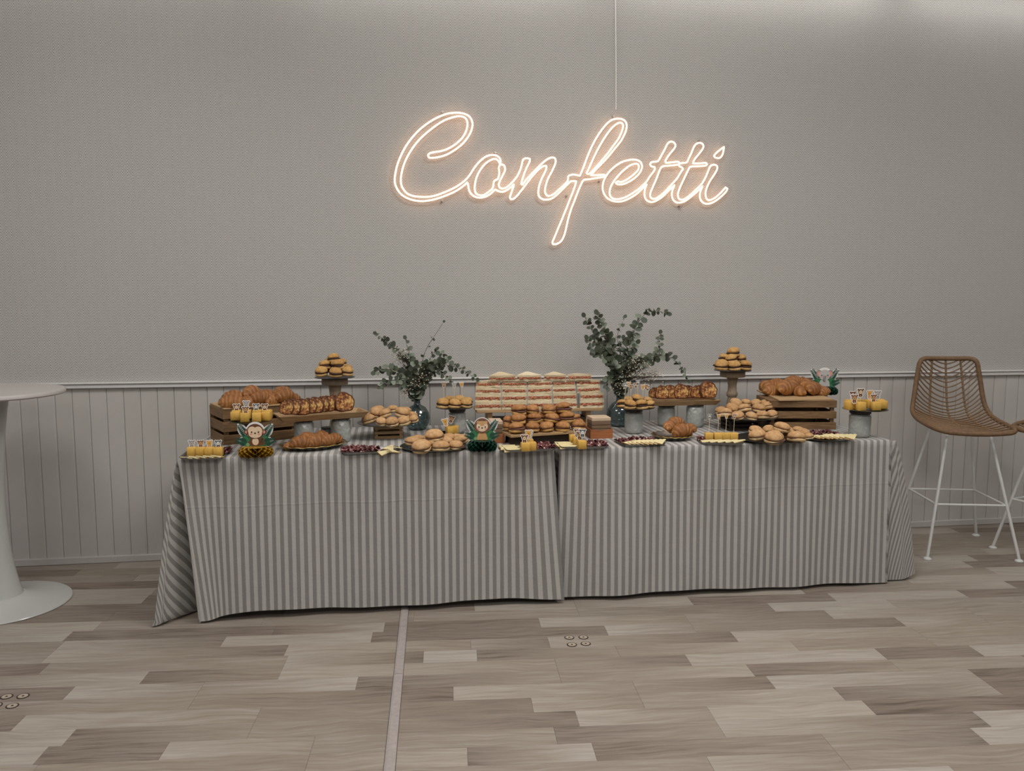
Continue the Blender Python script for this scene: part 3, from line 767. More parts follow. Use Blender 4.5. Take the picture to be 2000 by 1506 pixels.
PAL = {k: plain('print_' + k, srgb(*c), .6, 0, .1, 60) for k, c in dict(brown=(108, 66, 44), cream=(232, 206, 172), tan=(206, 158, 104), grey=(150, 146, 144), lgrey=(190, 186, 182),
       dgrey=(86, 88, 92), green=(58, 120, 76), dgreen=(30, 72, 56), lgreen=(126, 164, 116), black=(26, 22, 20), orange=(190, 96, 48), yellow=(220, 168, 60), red=(176, 66, 44), pink=(226, 150, 140), mane=(124, 84, 62), white=(236, 234, 228)).items()}
MAT['goldpaper'] = plain('gold_tissue', srgb(150, 112, 26), .45, 0, .25, 20); MAT['greenpaper'] = plain('green_tissue', srgb(12, 56, 40), .5, 0, .3, 20)

# --- plates
PLATES = {}
def plate_mesh(kind):
    if kind not in PLATES:
        m = MB().lathe([(0, 0), (.55, 0), (.62, .012), (.98, .070), (1.0, .085), (.985, .092), (.95, .084), (.60, .028), (.55, .022), (0, .022)], 56)
        PLATES[kind] = m.mesh('plate', MAT[kind])
    return PLATES[kind]
def plate(label, P, R, kind='black_plate', name='plate', hz=None):
    return put(name, plate_mesh(kind), None, P, (0, 0, 0), (R, R, R * (hz or 1)), label=label, category='plate')
def scallop_plate(label, P, rx, ry, rz=0):
    m = MB(); n = 96; V = []
    prof = [(0, .004), (.70, .004), (.78, .010), (.97, .020), (1.0, .022), (1.0, .019), (.78, .006), (.7, 0), (0, 0)]
    rings = []
    for r, z in prof:
        if r == 0: rings.append([len(V)]); V.append((0, 0, z)); continue
        rings.append(list(range(len(V), len(V) + n)))
        for i in range(n):
            a = 2 * PI * i / n; k = 1 + (.03 * math.cos(a * 16) if r > .9 else 0)
            V.append((rx * r * k * math.cos(a), ry * r * k * math.sin(a), z + (.002 * math.cos(a * 16) if r > .9 else 0)))
    Fc = []
    for A, B in zip(rings, rings[1:]):
        for i in range(n):
            j = (i + 1) % n
            if len(A) == 1: Fc.append((A[0], B[i], B[j]))
            elif len(B) == 1: Fc.append((A[i], B[0], A[j]))
            else: Fc.append((A[i], B[i], B[j], A[j]))
    m.add(V, Fc)
    t = thing('serving_plate', label, 'plate', P, (0, 0, rz))
    mk('dish', m, MAT['silver'], t)
    mk('gold_rim', MB().tube([(rx * (1 + .03 * math.cos(2 * PI * i / n * 16)) * math.cos(2 * PI * i / n), ry * (1 + .03 * math.cos(2 * PI * i / n * 16)) * math.sin(2 * PI * i / n), .0215 + .002 * math.cos(2 * PI * i / n * 16)) for i in range(n)], .0018, 6, True), MAT['gold'], t)
    return t
def rrect(hx, hy, r, n=6):
    out = []
    for cx, cy, a0 in ((hx - r, hy - r, 0), (-hx + r, hy - r, PI / 2), (-hx + r, -hy + r, PI), (hx - r, -hy + r, 3 * PI / 2)):
        for i in range(n + 1):
            a = a0 + PI / 2 * i / n; out.append((cx + r * math.cos(a), cy + r * math.sin(a)))
    return out
def tray(label, P, hx, hy, rz=0):
    m = MB(); L_ = [(rrect(hx - .016, hy - .016, .014), .001), (rrect(hx - .012, hy - .012, .016), .002), (rrect(hx - .004, hy - .004, .02), .012), (rrect(hx, hy, .022), .013), (rrect(hx, hy, .022), .0115), (rrect(hx - .010, hy - .010, .016), .0)]
    n = len(L_[0][0]); V = [(x, y, z) for pts, z in L_ for x, y in pts]; Fc = [tuple(range(n))]
    for k in range(len(L_) - 1):
        for i in range(n):
            j = (i + 1) % n; Fc.append((k * n + i, (k + 1) * n + i, (k + 1) * n + j, k * n + j))
    Fc.append(tuple(range((len(L_) - 1) * n, len(L_) * n))[::-1]); m.add(V, Fc)
    return mk('silver_tray', m, MAT['silver'], None, P, (0, 0, rz), label=label, category='tray', group='rectangular silver trays')
JARM = {}
def jar(label, P, R, H, lidh=.012, group='pressed glass jars'):
    """upturned patterned glass jar carrying a dark disc"""
    t = thing('glass_jar', label, 'jar', P, group=group)
    key = (round(R, 3), round(H, 3))
    mb = MB().lathe([(0, .003), (R * .86, .003), (R * .97, .010), (R, .022), (R, H * .90), (R * .95, H * .955), (R * .80, H * .975), (R * .80, H), (R * .76, H), (R * .76, H * .965), (R * .94, H * .93), (R * .965, H * .88), (R * .965, .026), (R * .9, .012), (0, .012)], 40)
    mk('glass_body', mb, MAT['jar'], t)
    # pressed diamond ribs
    rb = MB(); nd = 10
    for k in range(nd):
        for s in (-1, 1):
            pts = []
            for i in range(13):
                f = i / 12; a = 2 * PI * (k / nd + s * f * .22); pts.append((R * 1.004 * math.cos(a), R * 1.004 * math.sin(a), .02 + f * H * .86))
            rb.tube(pts, .0005, 4)
    mk('pressed_ribs', rb, MAT['jar'], t)
    mk('lid', MB().lathe([(0, H), (R * .86, H), (R * .98, H + lidh * .3), (R * 1.02, H + lidh), (0, H + lidh)], 36), MAT['lid'], t)
    return t
def crate(label, P0, P1, depth, H, mat, nslat=3, t_=.009, post=.018, gap=.014, solid_top=False, group=None, backs=True):
    """slatted crate with front bottom edge P0 -> P1"""
    d = P1 - P0; L_ = d.length; rz = math.atan2(d.y, d.x)
    t = thing('wooden_crate', label, 'crate', P0, (0, 0, rz), group=group)
    sh = (H - gap * (nslat - 1)) / nslat
    for k in range(nslat):
        z = k * (sh + gap) + sh / 2
        fs = MB().box((0, 0, 0), (L_, t_, sh), .0015).mesh('slat', mat, False)
        put('slat', fs, t, (L_ / 2, t_ / 2, z))
        ss = MB().box((0, 0, 0), (depth - 2 * t_ - .001, t_, sh), .0015).mesh('slat', mat, False)
        put('slat', ss, t, (t_ / 2, depth / 2, z), (0, 0, PI / 2)); put('slat', ss, t, (L_ - t_ / 2, depth / 2, z), (0, 0, PI / 2))
    mk('back_light_block', MB().box((L_ / 2, depth - t_ / 2, H / 2), (L_, t_, H), .0015), mat, t, smooth=False)  # unseen solid back, added to block light so the gaps look dark
    pm_ = MB().box((0, 0, 0), (post, post, H - .004), .001).mesh('corner_post', mat, False)
    for x in (t_ + post / 2, L_ - t_ - post / 2):
        for y in (t_ + post / 2, depth - t_ - post / 2): put('corner_post', pm_, t, (x, y, H / 2))
    nb = 4
    bw = (depth - 2 * t_) / nb
    for k in range(nb):
        me = MB().box((0, 0, 0), (L_ - 2 * t_, bw - .0012, .007), .0006).mesh('top_board', mat, False)
        put('top_board', me, t, (L_ / 2, t_ + bw * (k + .5), H - .0045 if solid_top else .004))
    return t
# --- food meshes
def bun_part(kind, seed):
    rr = random.Random(seed)
    if kind == 'top': m = MB().lathe([(0, .52), (.70, .52), (.93, .55), (1.0, .64), (.97, .76), (.85, .90), (.62, 1.02), (.32, 1.09), (0, 1.11)], 22, wob=.10, seed=seed)
    elif kind == 'base': m = MB().lathe([(0, 0), (.72, 0), (.92, .06), (.99, .16), (.98, .28), (.90, .33), (0, .34)], 22, wob=.10, seed=seed + 5)
    else:
        m = MB().lathe([(0, .31), (.80, .31), (.97, .36), (1.01, .43), (.96, .51), (.7, .54), (0, .54)], 22, wob=.32, seed=seed + 9)
    return m
BUNS = {}
def bun_set(style, seed):
    k = (style, seed)
    if k not in BUNS:
        a, b, c = {'burger': ('bun', 'bunbase', 'patty'), 'roll': ('roll', 'rollbase', 'ham'), 'hamburger': ('crust', 'bun', 'ham')}[style]
        BUNS[k] = [('bun_top', bun_part('top', seed).mesh('bun_top', MAT[a], True, 180)), ('bun_base', bun_part('base', seed).mesh('bun_base', MAT[b], True, 180)), ('filling', bun_part('mid', seed).mesh('filling', MAT[c], True, 180))]
    return BUNS[k]
fr = random.Random(3)
def bun(label, P, R, style, group, hs=1.0, sq=1.0, tilt=.12, yaw=None, gapz=0.0, noun='mini_burger', cat='burger'):
    t = thing(noun, label, cat, P, (fr.uniform(-tilt, tilt), fr.uniform(-tilt, tilt), fr.uniform(0, 6.28) if yaw is None else yaw), (R, R * sq, R * hs), group)
    sd = fr.randrange(5)
    for nm, me in bun_set(style, sd):
        o = put(nm, me, t)
        if nm == 'bun_top' and style != 'roll': o.rotation_euler = (fr.uniform(-.12, .14), fr.uniform(-.14, .14), 0)
        if style == 'roll':
            if nm == 'filling': o.scale = (.95, .95, .35); o.location = (0, 0, .20)
            if nm == 'bun_top': o.location = (0, 0, -.17 + gapz); o.scale = (1, 1, 1.02)
    return t
def pile(k, rows, support, Yc, style, noun, cat, plural, adj, hs=1.0, dYrow=None, sq=1.0, tilt=.12, zmin=None):
    """rows: {row name: [(zx, zy, zoomed width, depth shift)]} in zoom frame k; each item is one thing"""
    for rn, items in rows.items():
        items = sorted(items)
        for i, it in enumerate(items):
            px, py = Z(k, it[0], it[1]); P = Q(px, py, Yc + it[3]); R = it[2] / ZOOM[k][2] * mpp(P) / 2 * 1.03
            hh = hs * (it[4] if len(it) > 4 else 1)
            lab = '%s, %s in %s row, %s' % (adj, ordn(i, len(items)), rn, support)
            if len(items) == 1: lab = '%s, alone at the %s, %s' % (adj, rn, support)
            P = P - Vector((0, 0, .5 * R * hh))
            if zmin is not None and P.z < zmin + .006: P.z = zmin + .006
            bun(lab, P, R, style, plural, hh, sq, tilt, None, 0, noun, cat)

def croissant_mesh(seed):
    rr = random.Random(seed); m = MB(); nt, nr = 96, 18; curve = rr.uniform(.75, 1.25); nseg = 3.1
    V = []; val = []
    for i in range(nt + 1):
        t = -1 + 2 * i / nt
        a = t * curve; c = Vector((math.sin(a) / curve * 1.0, (1 - math.cos(a)) / curve * -.9, 0)); tx = Vector((math.cos(a), -math.sin(a) * .9, 0)).normalized()
        nrm = Vector((-tx.y, tx.x, 0))
        at = abs(t)
        base = .56 * (1 - at ** 2.0) ** .75 + .05
        for j in range(nr):
            b = 2 * PI * j / nr
            s = at * nseg + .55 + .13 * seed + .45 * math.sin(b + .6); fr_ = s - math.floor(s)
            step = .84 + .20 * math.sin(PI * fr_) ** .55; tw = 0
            r = base * (step + tw) * (1 + .06 * noise.noise(Vector((t * 3, math.cos(b), math.sin(b) + seed))))
            if i in (0, nt): r = .01
            z = math.sin(b) * r * .88; z = max(z, -base * .62)
            V.append(c + nrm * (math.cos(b) * r) + Vector((0, 0, z + .2)))
            val.append(min(1, max(0, .05 + .62 * math.sin(PI * fr_) ** .8 + .28 * math.sin(b) - .12)))
    Fc = []
    for i in range(nt):
        for j in range(nr):
            k = (j + 1) % nr; Fc.append((i * nr + j, (i + 1) * nr + j, (i + 1) * nr + k, i * nr + k))
    m.add(V, Fc); m.val = val
    return m.mesh('croissant', MAT['croissant'], True, 70)
CROI = [croissant_mesh(s) for s in range(4)]
def croissants(k, items, support, Yc, group, rows=('front', 'back')):
    for rn, its in items.items():
        its = sorted(its)
        for i, (zx, zy, zw, dy, yaw, tilt) in enumerate(its):
            P = Q(*Z(k, zx, zy), Yc + dy); s = zw / ZOOM[k][2] * mpp(P) / 2
            lab = ('golden croissant, %s in the %s row %s' % (ordn(i, len(its)), rn, support)) if len(its) > 1 else 'golden croissant, the %s one %s' % (rn, support)
            put('croissant', CROI[fr.randrange(4)], None, P - Vector((0, 0, .22 * s)), (tilt, fr.uniform(-.15, .15), yaw), (s, s * 1.05, s * 1.1), label=lab, category='croissant', group=group)
def slice_meshes(seed):
    rr = random.Random(seed); n = 40; P_ = []
    for i in range(n):
        a = 2 * PI * i / n; r = 1 + .14 * noise.noise(Vector((math.cos(a) * 2, math.sin(a) * 2, seed * 3.7))) + .12 * noise.noise(Vector((math.cos(a) * 7, math.sin(a) * 7, seed * 1.7)))
        x = math.cos(a) * .88 * r; z = math.sin(a) * r
        if z < -.62: z = -.62 + (z + .62) * .25
        P_.append((x, z))
    crumb = MB().prism([(x * .93, z * .93) for x, z in P_], -.26, .26)
    ring = MB(); V = []; Fc = []
    prof = [(.95, -.29), (1.03, -.25), (1.05, 0), (1.03, .25), (.95, .29), (.90, .25), (.90, -.25)]
    for i in range(n):
        for s, y in prof: V.append((P_[i][0] * s, y + .03 * noise.noise(Vector((i * .9, y * 4, seed))), P_[i][1] * s))
    kq = len(prof)
    for i in range(n):
        j = (i + 1) % n
        for q in range(kq):
            r_ = (q + 1) % kq; Fc.append((i * kq + q, i * kq + r_, j * kq + r_, j * kq + q))
    ring.add(V, Fc)
    return crumb.mesh('crumb', MAT['toast'], True, 40), ring.mesh('crust', MAT['toastrim'], True, 60)
SLI = [slice_meshes(s) for s in range(4)]
def slices(k, items, support, Yc, group):
    n = len(items)
    for i, (zx, zy, zw, yaw, dy) in enumerate(items):
        P = Q(*Z(k, zx, zy), Yc + dy); s = zw * 1.28 / ZOOM[k][2] * mpp(P) / 2
        t = thing('loaf_slice', 'browned bread slice, %s %s' % (ordn(i, n), support), 'bread slice', P, (-.22, 0, yaw), (s, s, s), group)
        a, b = SLI[i % 4]; put('crumb', a, t); put('crust', b, t)
CUBE = [MB().box((0, 0, 0), (1, 1, 1), .045).mesh('savoury_cube', MAT['cube'], True, 60)]
def cube(label, P, s, rz, group, sx=1.0):
    return put('savoury_cube', CUBE[0], None, P + Vector((0, 0, s / 2)), (0, 0, rz), (s * sx, s, s), label=label, category='snack cube', group=group)
def disc(r, n=14, cx=0, cz=0, sq=1.0): return [(cx + r * math.cos(2 * PI * i / n), cz + r * sq * math.sin(2 * PI * i / n)) for i in range(n)]
FIG = ['monkey', 'lion', 'giraffe', 'elephant', 'zebra']
FCOL = {'monkey': ('brown', 'cream'), 'lion': ('mane', 'tan'), 'giraffe': ('tan', 'yellow'), 'elephant': ('grey', 'lgrey'), 'zebra': ('dgrey', 'white')}
def pick(label, P, h, size, kind, group, rz=0, lean=0):
    """wooden pick with a small printed animal card on top; P = point where the stick enters the food"""
    t = thing('animal_pick', label, 'pick', P, (0, lean, rz), group=group)
    mk('stick', MB().tube([(0, 0, -.012), (0, 0, h)], .0011, 6), MAT['stick'], t)
    a, b = FCOL[kind]; s = size
    sil = disc(s * .50, 16, 0, h + s * .55); body = disc(s * .40, 14, 0, h + s * .02, 1.0)
    card = mk('card', MB().prism(sil, .0012, .0020).prism(body, .00125, .00195).prism(disc(s * .22, 10, -s * .42, h + s * .88), .0013, .0019).prism(disc(s * .22, 10, s * .42, h + s * .88), .0013, .0019), MAT['card'], t, smooth=False)
    mk('printed_body', MB().prism(disc(s * .30, 12, 0, h + s * .02), .0008, .0012), PAL[a], card, smooth=False)
    mk('printed_head', MB().prism(disc(s * .40, 14, 0, h + s * .55), .0004, .0012).prism(disc(s * .14, 8, -s * .40, h + s * .86), .0006, .0012).prism(disc(s * .14, 8, s * .40, h + s * .86), .0006, .0012), PAL[a], card, smooth=False)
    mk('printed_face', MB().prism(disc(s * .28, 12, 0, h + s * .48), -.0002, .0004), PAL[b], card, smooth=False)
    mk('printed_eyes', MB().prism(disc(s * .05, 8, -s * .12, h + s * .55), -.0006, -.0002).prism(disc(s * .05, 8, s * .12, h + s * .55), -.0006, -.0002).prism(disc(s * .06, 8, 0, h + s * .42), -.0006, -.0002), PAL['black'], card, smooth=False)
    return t
# --- cured meat and cheese
def meat(label, P, hx, hy, n, rz=0, seed=0, hz=.02):
    rr = random.Random(seed); m = MB()
    for i in range(n):
        x, y = rr.uniform(-hx, hx), rr.uniform(-hy, hy); z = .004 + rr.random() * hz * (1 - .5 * max(abs(x) / hx, abs(y) / hy))
        a = rr.uniform(0, PI); L_ = rr.uniform(.022, .036); wd = rr.uniform(.006, .011); cur = rr.uniform(-40, 40); ph = rr.uniform(0, 6)
        st = len(m.v); V = []
        for j in range(7):
            t = -1 + j / 3
            cx, cy = math.cos(a) * t * L_ * .5, math.sin(a) * t * L_ * .5
            lx, ly = -math.sin(a), math.cos(a); dz = .005 * math.sin(t * 3 + ph)
            for s in (-1, 1): V.append((min(max(x + cx + lx * wd * s, -hx - .004), hx + .004), min(max(y + cy + ly * wd * s, -hy - .004), hy + .004), max(z + dz + s * wd * .5 * math.sin(ph + t), .002)))
        m.add(V, [(2 * j, 2 * j + 1, 2 * j + 3, 2 * j + 2) for j in range(6)])
    o = mk('cured_meat', m, MAT['meat'], None, P, (0, 0, rz), label=label, category='cured meat', kind='stuff', ang=180)
    sm = o.modifiers.new('thick', 'SOLIDIFY'); sm.thickness = .0014
    return o
CHM = {}
def cheese(label, P, L_, wd, rz, tilt, group):
    if 'm' not in CHM:
        CHM['m'] = MB().slab([(-.5, -.42), (.5, -.10), (.5, .10), (-.5, .42)], 0, .06).mesh('slice_body', MAT['cheese'], False)
        CHM['r'] = MB().slab([(-.53, -.43), (-.5, -.42), (-.5, .42), (-.53, .43)], 0, .062).mesh('rind', MAT['rind'], False)
    t = thing('cheese_slice', label, 'cheese', P, (tilt[0], tilt[1], rz), (L_, wd, .06), group)
    put('slice_body', CHM['m'], t); put('rind', CHM['r'], t)
    return t
def cheese_row(k, A, B, n, z, L_, wd, rz, support, group, tilt=(.15, -.12)):
    """n overlapping slices between zoomed pixels A and B at height z"""
    for i in range(n):
        f = i / max(n - 1, 1); x, y = A[0] + (B[0] - A[0]) * f, A[1] + (B[1] - A[1]) * f
        P = T(*Z(k, x, y), z)
        cheese('pale cheese slice, %s in the fan %s' % (ordn(i, n), support), P + Vector((0, 0, .0012 * i + .002)), L_, wd, rz + fr.uniform(-.15, .15), (tilt[0] + fr.uniform(-.04, .04), tilt[1]), group)

# ------------------------------------------------------------------ helpers that stand ware on the table
def jar_at(label, k, xl, xr, yt, yb, lidh=.012):
    a, b = Z(k, xl, yb), Z(k, xr, yb); c = ((a[0] + b[0]) / 2, a[1])
    Pf = T(*c, ZT); R = (b[0] - a[0]) * mpp(Pf) / 2; C = Pf + Vector((0, R * .95, 0)); R = (b[0] - a[0]) * mpp(C) / 2
    H = Q(c[0], Z(k, 0, yt)[1], C.y - R).z - ZT
    jar(label, C, R, H, lidh); return C, R, H
def tray_at(label, k, FL, FR, depth):
    A, B = T(*Z(k, *FL), ZT), T(*Z(k, *FR), ZT); d = B - A; rz = math.atan2(d.y, d.x); hx = d.length / 2
    n = Vector((-math.sin(rz), math.cos(rz), 0)); C = (A + B) / 2 + n * depth / 2
    tray(label, C, hx, depth / 2, rz); return C, hx, rz, n
def plate_at(label, k, xc, hw, yb, z, kind='black_plate'):
    """round plate of half width hw whose near rim shows at yb, standing at height z"""
    px, py = Z(k, xc, yb); P = T(px, py, z); R = hw / ZOOM[k][2] * mpp(P); C = P + Vector((0, R * .80, 0)); R = hw / ZOOM[k][2] * mpp(C)
    plate(label, C, R, kind); return C, R

# ------------------------------------------------------------------ 1 left big crate of croissants
P0, P1 = T(*Z('a', 635, 1245), ZT), T(*Z('a', 1600, 1150), ZT)
dcr = P1 - P0
Hc = Q(*Z('a', 620, 790), P0.y).z - ZT
cr = crate('large brown slatted crate under croissants, far left', P0, P0 + dcr.normalized() * .37, .235, Hc, MAT['crate'], 3, .010, .020, .016, True, 'large slatted crates')
crz = cr.rotation_euler.z; ux = Vector((math.cos(crz), math.sin(crz), 0)); uy = Vector((-math.sin(crz), math.cos(crz), 0))
mk('serving_board', MB().box((.185, .118, .004), (.36, .245, .008), .002), MAT['kraft'], None, P0 + Vector((0, 0, Hc)), (0, 0, crz), label='flat brown board under croissants on the left crate', category='board', group='flat brown boards')
zc = ZT + Hc + .008
def cro_on(items, support, z, group):
    for rn, its in items.items():
        its = sorted(its)
        for i, (k, zx, zy, zw, Yq, yaw, tilt) in enumerate(its):
            P = Q(*Z(k, zx, zy), Yq); s = zw * 1.22 / ZOOM[k][2] * mpp(P) / 2
            lab = ('golden croissant, %s in the %s row %s' % (ordn(i, len(its)), rn, support)) if len(its) > 1 else 'golden croissant, the %s one %s' % (rn, support)
            put('croissant', CROI[fr.randrange(4)], None, (P.x, P.y, max(P.z - .22 * s, z + .10 * s) if tilt < .6 else max(P.z + .05 * s, z + .50 * s)), (tilt, fr.uniform(-.12, .12), yaw), (s, s * 1.05, s * 1.1), label=lab, category='croissant', group=group)
yb_ = P0.y
cro_on({'front': [('a', 740, 690, 290, yb_ + .05, .1, .2), ('a', 930, 690, 230, yb_ + .09, .8, .3), ('a', 1090, 690, 230, yb_ + .12, .4, .9), ('a', 1240, 680, 240, yb_ + .15, .9, .3), ('a', 1400, 680, 240, yb_ + .17, .5, .8)],
        'back': [('a', 760, 625, 260, yb_ + .14, .2, .3), ('a', 975, 590, 240, yb_ + .16, .9, .9), ('a', 1170, 605, 230, yb_ + .18, .7, .3), ('a', 1370, 600, 240, yb_ + .21, .6, .9), ('a', 1500, 640, 200, yb_ + .22, .4, .3)]},
       'on the large left crate', zc, 'croissants on the left crate')

# ------------------------------------------------------------------ 2 cubes on a stand in front of the left crate
Pf = T(*Z('a', 985, 1310), ZT); C = Vector((Pf.x, Pf.y, ZT)); zpl = Q(*Z('a', 985, 960), C.y - .03).z; H = zpl - ZT
st_ = thing('cake_stand', 'low dark cake stand behind the monkey centrepiece', 'stand', C)
mk('column', MB().lathe([(0, 0), (.05, 0), (.052, .004), (.02, .012), (.014, .03), (.013, H * .7), (.03, H - .004), (0, H - .002)], 24), MAT['lid'], st_)
mk('round_top', MB().lathe([(0, H - .004), (.045, H - .004), (.045, H), (0, H)], 24), MAT['lid'], st_)
C2 = C.copy(); C2.z = zpl; Rp = 265 / 6.546 * mpp(C)
plate('dark round plate of yellow cubes above the monkey centrepiece', C2, Rp, 'green_plate')
for i, (zx, dy) in enumerate(((785, .02), (905, -.035), (1055, -.04), (1180, -.01))):
    P = Q(*Z('a', zx, 900), C.y + dy); cube('yellow cube, %s in front row above the monkey' % ordn(i, 4), Vector((P.x, P.y, zpl + .009)), .040, fr.uniform(-.2, .3), 'yellow cubes above the monkey')
for i, (zx, dy) in enumerate(((800, .075), (930, .07), (1070, .07), (1190, .06))):
    P = Q(*Z('a', zx, 850), C.y + dy); cube('yellow cube, %s in back row above the monkey' % ordn(i, 4), Vector((P.x, P.y, zpl + .009)), .040, fr.uniform(-.2, .2), 'yellow cubes above the monkey')
for i, (zx, zy, dy, kd) in enumerate(((800, 815, .065, 'monkey'), (915, 850, -.035, 'lion'), (925, 790, .07, 'elephant'), (1050, 815, .06, 'zebra'), (1160, 820, .05, 'monkey'))):
    P = Q(*Z('a', zx, zy), C.y + dy); P.z = zpl + .046
    pick('small animal card pick, %s among those above the monkey centrepiece' % ordn(i, 5), P, .004 if zy > 800 else .018, .028, kd, 'picks above the monkey', fr.uniform(-.3, .3))

# ------------------------------------------------------------------ 3 front left tray
C, hx, rz, n_ = tray_at('silver tray with yellow cubes on the far left table corner', 'm', (75, 545), (880, 520), .20)
e_ = Vector((math.cos(rz), math.sin(rz), 0))
for i, zx in enumerate((305, 462, 618, 775)):
    P = T(*Z('m', zx, 468), ZT + .008) + n_ * .02; P.z = ZT + .008
    cube('yellow cube, %s of four on the far left corner tray' % ordn(i, 4), P, .0385, rz + fr.uniform(-.05, .05), 'yellow cubes on the left corner tray')
    pick('small animal card pick, %s of four on the far left corner tray' % ordn(i, 4), P + Vector((0, 0, .0385)), .004, .026, ('elephant', 'lion', 'giraffe', 'zebra')[i], 'picks on the left corner tray', rz + .1)
cheese_row('m', (230, 505), (760, 500), 5, ZT + .006, .055, .05, rz + 2.9, 'on the far left corner tray', 'cheese on the left corner tray')
meat('dark cured meat heap behind the cubes on the far left tray', C + e_ * .055 + n_ * .055 + Vector((0, 0, .003)), .045, .035, 60, rz, 4)

# ------------------------------------------------------------------ honeycomb centrepieces
def honeycomb(parent, R, H, mat):
    m = MB(); N = 30; rows = 5; dth = 2 * PI / N
    for k in range(N):
        V = []; 
        for j in range(rows + 1):
            f = j / rows; z = H * f; rr = R * (1 - .18 * abs(2 * f - .8) ** 3)
            if f > .99: rr = R * .72
            off = dth * .5 * (.92 if (j + k) % 2 else -.92)
            a = k * dth + off
            V.append((R * .05 * math.cos(k * dth), R * .05 * math.sin(k * dth), z)); V.append((rr * .55 * math.cos(k * dth + off * .6), rr * .55 * math.sin(k * dth + off * .6), z)); V.append((rr * math.cos(a), rr * math.sin(a), z))
        m.add(V, [(3 * j + q, 3 * j + q + 1, 3 * j + q + 4, 3 * j + q + 3) for j in range(rows) for q in (0, 1)])
    m.lathe([(0, H * .98), (R * .60, H * .98), (R * .66, H * .93), (0, H * .93)], 30)
    o = mk('honeycomb_base', m, mat, parent, smooth=False); return o
def frond(cx, cz, L_, ang, n=7, w_=.30):
    """pointed compound leaf polygon list"""
    out = []; ca, sa = math.cos(ang), math.sin(ang)
    out.append([(cx + (x * ca - z * sa), cz + (x * sa + z * ca)) for x, z in ((0, -.012 * L_), (L_, -.006 * L_), (L_, .006 * L_), (0, .012 * L_))])
    for i in range(n):
        f = .12 + .85 * i / n; l = L_ * w_ * (1 - .55 * f) * 1.25
        for s in (-1, 1):
            b = s * 0.8
            x0, z0 = f * L_, 0; dx, dz = math.cos(b) * l, math.sin(b) * l; nx, nz = -dz * .16, dx * .16
            out.append([(cx + (x * ca - z * sa), cz + (x * sa + z * ca)) for x, z in ((x0, z0), (x0 + dx * .5 + nx, z0 + dz * .5 + nz), (x0 + dx, z0 + dz), (x0 + dx * .5 - nx, z0 + dz * .5 - nz))])
    return out
def leafpoly(cx, cz, L_, wd, ang, n=9):
    ca, sa = math.cos(ang), math.sin(ang); pts = []
    for i in range(n): t = i / (n - 1); pts.append((t * L_, wd * math.sin(PI * t) ** .8))
    for i in range(n - 2, 0, -1): t = i / (n - 1); pts.append((t * L_, -wd * math.sin(PI * t) ** .8))
    return [(cx + x * ca - z * sa, cz + x * sa + z * ca) for x, z in pts]
